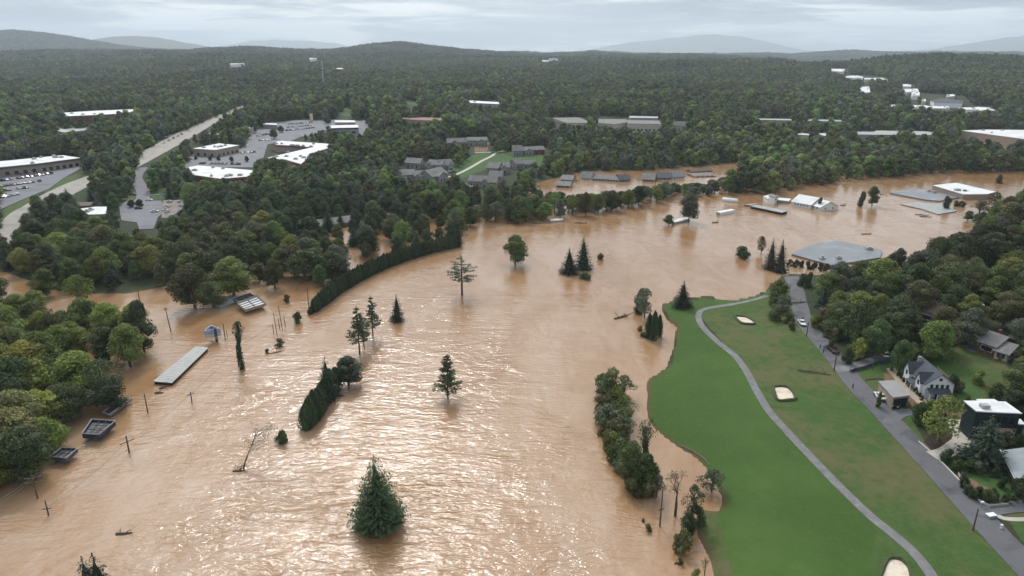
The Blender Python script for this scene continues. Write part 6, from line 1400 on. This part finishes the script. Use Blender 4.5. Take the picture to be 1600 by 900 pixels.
for (x, y, c, lb) in ((208,305,'dark','dark car on the lane entering the small office car park'), (242,332,'white','white car alone in the small office car park'), (217,327,'dark','dark car under the tree in the small office car park'), (233,314,'white','pale car at the top of the small office car park'), (709,270,'dark','dark car at the head of the condominium path'), (704,269,'white','white car left of the dark one by the condominium path'),
   (729,291,'white','white car below the lower condominium'), (736,293,'white','second white car below the lower condominium'), (770,240,'blue','blue car on the path above the lawn'), (640,337,'silver','pale car by the flooded lane in the wood'), (648,341,'white','white car by the flooded lane in the wood')):
    p = at(x, y); o = bpy.data.objects.new('parked_car', far_car('sedan', c)); COL.objects.link(o); o.location = (p.x, p.y, p.z+.28); o.rotation_euler = (0, 0, rnd.uniform(0, .5)); tag(o, lb, 'car')
# floating tank and trailer
for (x0, y0, x1, y1, kd, lb) in ((1128,313.5,1153,316,'tank','long white tank floating at the far bank'), (1122,336,1145,331.5,'trailer','white box trailer adrift in the upper river')):
    a = Vector((*at_z(x0, y0), 0)); b = Vector((*at_z(x1, y1), 0)); L = (b-a).length; e = empty('floating_'+kd, (a.x, a.y, 0), math.atan2(b.y-a.y, b.x-a.x), lb, kd)
    if kd == 'tank':
        MB().tube([(0,0,.7),(.5,0,.7),(L-.5,0,.7),(L,0,.7)], [.6,1.5,1.5,.6], 14).build('shell', M_WPAINT, e, True); MB().tube([(L*.5,0,2.1),(L*.5,0,2.5)], .4, 8).build('hatch', M_METAL, e)
    else:
        MB().box(0, L, -1.4, 1.4, -.8, 1.7).build('box_body', M_WPAINT, e); MB().box(-.02, .0, -1.3, 1.3, -.6, 1.55).build('rear_door', M_METAL, e)
# --- utility poles and wires
def upole(label, px, top, arm=2.2, group='utility poles', lean=None, armz=.6, r=.16, yaw=.3, arms=1, name='utility_pole'):
    p = at(*px); H = height_for(p, top); e = empty(name, (p.x, p.y, p.z), yaw, label, 'utility pole', group)
    if lean: e.rotation_euler = (lean[0], lean[1], yaw)
    MB().tube([(0,0,-2),(0,0,H)], [r*1.2, r*.75], 8).build('pole', M_WOODP, e)
    for k in range(arms):
        z = H-armz-k*1.1
        if arm: 
            MB().box(-arm/2, arm/2, -.07, .07, z-.08, z+.08).build('crossarm', M_WOODP, e)
            for xx in (-arm/2+.15, 0.0, arm/2-.15): MB().tube([(xx,.0,z+.08),(xx,0,z+.32)], .05, 5).build('insulator', M_UNIT, e)
    return Vector((p.x, p.y, p.z+H-armz)), e
w1, _ = upole('tall crossarmed pole at the edge of the left wood', (59,779), 743, 3.2, arms=2)
w0, _ = upole('short broken pole with a dangling arm below the tall crossarmed pole', (76,805), 782, 1.6, armz=2.0)
w2, _ = upole('crossarmed pole in the water right of the blue-edged canopy', (202,707), 681, 3.4, armz=1.6, yaw=.9, r=.2)
w3, _ = upole('pole in the water below the long sunken roof', (231,645), 615, 0)
w4, _ = upole('pole in the water right of the pole below the sunken roof', (300,629), 612, 2.0, armz=.8, yaw=.9)
w5, _ = upole('pole immediately left of the vine-covered tree', (373,572), 540, 0)
w6, _ = upole('leaning pole beyond the outer tip of the left wood', (267,518), 480, 1.4, lean=(0.02,-.05))
w7, _ = upole('pole just right of the billboard', (352,530), 505, 0); upole('thin short stub right of the billboard pole', (355,526), 515, 0, r=.1)
w8, _ = upole('lone thin pole left of the near end of the long hedge', (483,483), 449, 0)
w9, _ = upole('pole behind the grey bush of the left channel', (219,475), 452, 1.6)
upole('broken dark pole in the river below the ivy-clad trees', (1031,822), 765, 1.2, armz=4.6)
r1, _ = upole('nearest pole on the grass side of the road', (1520,829), 795, 0); r2, _ = upole('middle pole on the grass side of the road', (1303,580), 545, 0); r3, _ = upole('far pole on the grass side of the road', (1260,526), 503, 0)
r4, _ = upole('pole at the lawn corner along the upper drive fence', (1363,578), 552, 0)
for i, (bx, by, tp) in enumerate([(433,524,489),(441,515,477),(437,513,497),(428,522,507),(446,510,493)]):
    upole(['tallest dead pole-like stem in the drowned stand','straight dead stem at the right of the drowned stand','short dead stem in the middle of the drowned stand','short dead stem at the left of the drowned stand','short dead stem at the right of the drowned stand'][i], (bx, by), tp, 0, 'dead stems of the drowned stand', r=.12, name='dead_stem', lean=(0, -.04))
def wire(label, a, b, sag=1.2, r=.035, off=(0, 0)):
    a = a+Vector((off[0], off[1], .3)); b = b+Vector((off[0], off[1], .3)); pts = [a.lerp(b, k/14)-Vector((0, 0, sag*4*(k/14)*(1-k/14))) for k in range(15)]
    o = MB().tube([p-a for p in pts], r, 4).build('power_line', M_WIRE); o.location = a; tag(o, label, 'wire', 'overhead wires')
off_l = Vector((*at_z(-60, 815, 8), 8.5)); far1 = Vector((*at_z(165, 672, 9), 9.0)); far2 = Vector((*at_z(270, 585, 9), 9.0))
wire('upper wire from the tall pole off the left edge', w1, off_l, 1, .045, (0, .7)); wire('lower wire from the tall pole off the left edge', w1, off_l, 1, .045, (.7, -.6))
wire('upper wire from the tall pole past the blue-edged canopy', w1, far1, 1, .045, (0, .6)); wire('lower wire from the tall pole past the blue-edged canopy', w1, far1, 1, .045, (.6, -.5))
wire('wire from the broken pole to the crossarmed water pole', w0, w2, 1.0); wire('wire from the crossarmed water pole onward to the next pole', w2, w4, 1.0); wire('wire between the water pole and the vine-tree pole', w4, w5, 1.0); wire('wire from the vine-tree pole across the river channel', w5, w8, 2.5)
# --- radio masts
for (x, y, tp, lb) in ((506,137,92,'thin lattice radio mast rising from the far forest'), (511,133,126,'short white mast top beside the lattice mast')):
    p = at(x, y); H = height_for(p, tp); e = empty('radio_mast', p, 0, lb, 'mast'); mb = MB()
    for k in range(3): a_ = 2.1*k; mb.tube([(1.6*math.cos(a_),1.6*math.sin(a_),0),(.5*math.cos(a_),.5*math.sin(a_),H)], .28, 4)
    mb.build('lattice', M_METAL, e)
    for k in range(1, 9): MB().box(-1.3, 1.3, -1.3, 1.3, H*k/9-.5, H*k/9+.4).build('brace', M_WPAINT, e)
p = at(487, 190); H = height_for(p, 178); e = empty('pylon_sign', p, 0, 'tall cream and orange pylon sign above the upper car park', 'sign'); MB().box(-1.8, 1.8, -.5, .5, H-8, H).build('panel', mat('cream_panel', (.6,.5,.34), .6), e); MB().box(-1.8, 1.8, -.52, .52, 0, H-8).build('base', mat('orange_panel', (.5,.18,.06), .6), e)
p = at(155, 311); H = height_for(p, 301); e = empty('pole_sign', p, 0, 'small yellow oval pole sign before the left highway ramp', 'sign'); MB().tube([(0,0,0),(0,0,H-2.5)], .2, 6).build('post', M_UNIT, e); MB().tube([(0,-.3,H-1.3),(0,.3,H-1.3)], 1.9, 16).build('panel', mat('yellow_panel', (.62,.36,.06), .6), e)
# --- lamp posts at the car parks
for i, (x, y, tp) in enumerate([(97,237,224),(492,226,206),(508,228,203),(510,222,196)]):
    p = at(x, y); H = height_for(p, tp); e = empty('lamp_post', p, 0, ['pale bare lamp post behind the strip mall','left slim lamp post above the L-shaped roof','right slim lamp post above the L-shaped roof','tall slim lamp post beyond the L-shaped roof'][i], 'lamp post', 'lamp posts'); MB().tube([(0,0,0),(0,0,H)], [.2,.12], 5).build('pole', M_METAL, e); MB().box(-1,1,-.2,.2,H,H+.25).build('lamp_head', M_METAL, e)
# --- round trees of the mall car park
for i, (x, y, tp, w_) in enumerate([(329,251,243,7),(342,251,243,7),(362,253,244,8),(386,253,244,8),(306,250,243,6)]): T('broad', x, y, tp, w_, ordw(i+1)+' small round dark tree from the left in the mall car park', GH_, 'small round trees in the mall car park')
T('broad', 428, 217, 200, 14, 'round brown-green tree between the upper rows of cars', GO); T('broad', 439, 207, 196, 11, 'smaller round tree beside the upper rows of cars', GM); T('broad', 206, 324, 312, 13, 'left dark tree in the small office car park', GD); T('broad', 219, 323, 311, 13, 'right dark tree in the small office car park', GD)
# --- drifting wood, leaning dead tree, fallen branch
def log(label, px, L, yaw, r=.3, twigs=3, name='drift_log', cat='driftwood', z=.05, tilt=0.0, group=None, m=M_BARK):
    p = at(*px); e = empty(name, (p.x, p.y, p.z+z), yaw, label, cat, group); rg_ = random.Random(int(px[0]*3+px[1])); mb = MB()
    mb.tube([(-L/2,0,0),(0,rg_.uniform(-.2,.2),.1+L*tilt*.5),(L/2,rg_.uniform(-.4,.4),L*tilt)], [r,r*.8,r*.35], 6); mb.build('stem', m, e)
    tw = MB()
    for k in range(twigs):
        x = rg_.uniform(-L*.3, L*.5); d = Vector((rg_.uniform(-.3,.9), rg_.uniform(-1,1), rg_.uniform(.1,.7))); b0_ = Vector((x, 0, .1+tilt*(x+L/2))); e_ = b0_+d*rg_.uniform(.6,1.8)*(1+L*.08); tw.tube([b0_, b0_.lerp(e_, .5)+Vector((0,0,.1)), e_], [r*.35, r*.22, r*.08], 4, cap=False)
        for _ in range(3): f_ = e_+Vector((rg_.uniform(-.8,.8), rg_.uniform(-.8,.8), rg_.uniform(0,.6))); tw.tube([e_.lerp(b0_, .3), f_], [r*.14, r*.05], 3, cap=False)
    if twigs: tw.build('branches', m, e)
    return e
for (px_, L, yw, r_, tw_, lb) in [((970,496),6,.6,.5,8,'dark snagged tree crown upstream of the fairway tip'), ((194,834),3,.1,.35,2,'small dark drifting thing in the lower left river'), ((258,605),3,.8,.35,4,'round wiry debris below the long sunken roof'), ((249,614),2.2,.2,.4,1,'boxy debris beside the wiry debris'), ((431,551),5,.5,.15,6,'twiggy driftwood below the brown drowned shrub'),
   ((907,349),7,-.1,.4,5,'branch raft under the far bank'), ((845,349),9,.05,.4,6,'long branch raft at the far shore'),  ((1118,348),4,.2,.5,2,'dark lump drifting right of the sunken canopy'), ((1318,321),4,.1,.5,2,'dark lump drifting in the upper river'), ((1354,366),5,0,.4,2,'dark lump above the big grey roof'),
   ((1440,336),7,-.4,.35,2,'dark drifting trunk right of the river, farther'), ((1446,339),6,-.35,.35,2,'dark drifting trunk right of the river, nearer'),  ((1290,323),8,.05,.3,3,'log trailing from the white flooded building'), ((1378,304),3,0,.4,1,'small dark lump left of the sunken grey roof'),  ((372,450),5,.3,.2,4,'driftwood by the wrecked roof frames'),
    ((800,349),6,.2,.3,5,'driftwood heap at the left end of the far shore'),   ((1060,881),1.5,0,.2,2,'twig clump at the lower river edge')]:
    log(lb, px_, L, yw, r_, tw_, group='driftwood in the flood')
p = at(377, 733); e = empty('leaning_dead_tree', (p.x, p.y, 0), 0, 'dead tree leaning over the water with fan-like branches and pale leaves', 'dead tree'); rg_ = random.Random(5); mb = MB(); mb.tube([(0,0,-1),(1.2,.8,2.4),(2.4,1.8,5.2),(3.6,2.6,8)], [.26,.2,.13,.05], 7); mb.build('trunk', M_BARK, e); tw = MB(); tips = []
for k in range(34):
    s_ = rg_.uniform(.4, 1); b_ = Vector((3.6*s_, 2.6*s_, 8*s_)); d = Vector((rg_.uniform(-.5,1.8), rg_.uniform(-.4,1.0), rg_.uniform(.0,1.0)))*rg_.uniform(1.2,3.2); tw.tube([b_, b_+d*.5+Vector((0,0,.2)), b_+d], [.05,.035,.015], 4, cap=False); tips.append((b_+d)[:])
tw.build('branches', M_BARKPALE, e)
lv = Crown(); nr = np.random.default_rng(4); P = np.repeat(np.array(tips), 16, 0)+nr.normal(size=(34*16,3))*.55; V, Q = leaf_quads(nr, P, nr.normal(size=P.shape), np.full(len(P),.30), .5); lv.quads(V, Q, nr.uniform(.2,.9,len(P))); q_ = lv.build('leaves', M_LEAF, e); q_.color = (.20,.19,.11, 1)
log('snarl of roots and sticks at the foot of the leaning dead tree', (373,736), 2.6, .1, .22, 12, 'root_heap', 'driftwood')
log('fallen bare branch lying on the rough grass', (1272,583), 9, -.35, .22, 9, 'fallen_branch', 'fallen branch', .3)
log('fallen stem across the road head', (1248,474), 9, .15, .25, 7, 'fallen_branch', 'fallen branch', .3)
# --- small things by the lower right drive
def simple(name, label, cat, px, boxes, yaw=0.0):
    p = at(*px); e = empty(name, p, yaw, label, cat)
    for nm, b_, m_ in boxes: MB().box(*b_).build(nm, m_, e)
    return e
simple('mailbox', 'white mailbox at the corner of the lower drive', 'mailbox', (1533,793), [('post', (-.06,.06,-.06,.06,-.2,1.1), M_PLANK), ('box', (-.3,.3,-.16,.16,1.1,1.45), M_WPAINT)])
simple('utility_cabinet', 'pale flat utility cabinet beside the lower drive', 'utility cabinet', (1548,808), [('body', (-.9,.9,-.5,.5,-.1,.6), M_METAL), ('lid', (-.95,.95,-.55,.55,.6,.68), M_WPAINT)], .2)
simple('fire_hydrant', 'white hydrant on the lawn below the lower drive', 'hydrant', (1564,826), [('barrel', (-.15,.15,-.15,.15,-.1,.8), M_WPAINT), ('bonnet', (-.2,.2,-.2,.2,.8,.95), M_WPAINT), ('outlet', (-.3,.3,-.08,.08,.5,.66), M_METAL)])
simple('storm_sign', 'white sign standing in the water by the left point', 'sign', (306,482), [('post', (-.1,.1,-.05,.05,-1,4.6), M_UNIT), ('panel', (-.9,.9,-.1,-.06,1.6,4.4), M_WPAINT)], -.2)
simple('storage_tank', 'white dome-topped tank standing in the flooded grove', 'tank', (478,437), [('pedestal', (-.6,.6,-.6,.6,-1,2.2), M_GWALL), ('top', (-1.9,1.9,-1.9,1.9,2.2,3.0), M_WPAINT)])
simple('shed', 'small grey cabin between the trees of the left wood', 'shed', (186,517), [('wall', (-1.6,1.6,-1.2,1.2,-1,2.0), M_GWALL), ('roof', (-1.9,1.9,-1.5,1.5,2.0,2.3), M_BLUEROOF)], .5)
# --- people on the road
def person(label, px, shirt, trousers, yaw, group):
    p = at(*px); e_ = (0, 0, 0); J = {'pel': (0,0,.95,.15,.11), 'ch': (0,0,1.28,.17,.12), 'nk': (0,0,1.48,.06,.06), 'hd': (0,.02,1.62,.095,.11), 'hd2': (0,.02,1.72,.085,.10)}
    vs = [J['pel'], J['ch'], J['nk'], J['hd'], J['hd2']]; ed = [(0,1),(1,2),(2,3),(3,4)]
    for sx, sw in ((-1, .16), (1, -.12)):
        b = len(vs); vs += [(sx*.1,0,.88,.09,.09),(sx*.11,sw*.5,.48,.065,.065),(sx*.11,sw,.09,.05,.05),(sx*.12,sw+.14,.04,.04,.035)]; ed += [(0,b),(b,b+1),(b+1,b+2),(b+2,b+3)]
        b = len(vs); vs += [(sx*.2,0,1.4,.06,.06),(sx*.26,-sw*.5,1.12,.045,.045),(sx*.25,-sw*.9,.86,.035,.035),(sx*.25,-sw*1.1,.76,.04,.025)]; ed += [(1,b),(b,b+1),(b+1,b+2),(b+2,b+3)]
    me = bpy.data.meshes.new('person'); me.from_pydata([v[:3] for v in vs], ed, []); o = bpy.data.objects.new('person', me); COL.objects.link(o); o.location = (p.x, p.y, p.z+.1); o.rotation_euler = (0, 0, yaw)
    sk = o.modifiers.new('skin', 'SKIN')
    for i, v in enumerate(vs): me.skin_vertices[0].data[i].radius = (v[3], v[4])
    me.skin_vertices[0].data[0].use_root = True; o.modifiers.new('sub', 'SUBSURF').levels = 1
    key = 'cloth_%s_%s' % (shirt, trousers); m = _mc.get(key)
    if not m:
        m, t, b, oo = newmat(key); tc_ = nd(t, 'ShaderNodeTexCoord'); sp = nd(t, 'ShaderNodeSeparateXYZ'); lk(t, tc_.outputs['Object'], sp.inputs[0]); z = sp.outputs[2]
        c = mixc(t, mth(t, 'GREATER_THAN', z, .95), CARC[trousers], CARC[shirt]); c = mixc(t, mth(t, 'GREATER_THAN', z, 1.48), c, (.35, .2, .14)); lk(t, c, b.inputs['Base Color']); b.inputs['Roughness'].default_value = .8; _mc[key] = m
    me.materials.append(m); tag(o, label, 'person', group)
    V, F_ = blob(np.random.default_rng(1), (0, -.01, 1.74), (.10, .12, .085), 1); h = npmesh('hair', V, F_, mat('hair', (.03, .02, .015), .7)); h.parent = o
    return o
for (x, y, s_, tr, yw, lb) in [(1281,546,'dark','blue',.4,'person in dark top at the left edge of the road'), (1287,548,'grey','dark',-.5,'person in grey top in the middle of the road'), (1290,547,'black','dark',1.6,'person in black beside the grey-topped one'), (1286,553,'blue','dark',2.4,'person in blue top nearest on the road'), (1251,505,'dark','blue',.2,'person in dark clothes up the road by the pale vehicle'), (1254,502,'red','dark',2.8,'person in red top up the road'), (1332,608,'dark','black',.3,'person in dark clothes alone on the lower road'), (1328,583,'grey','black',1.1,'left person at the mouth of the upper drive'), (1335,583,'black','black',1.9,'right person at the mouth of the upper drive')]:
    person(lb, (x, y), s_, tr, yw, 'people on the road')
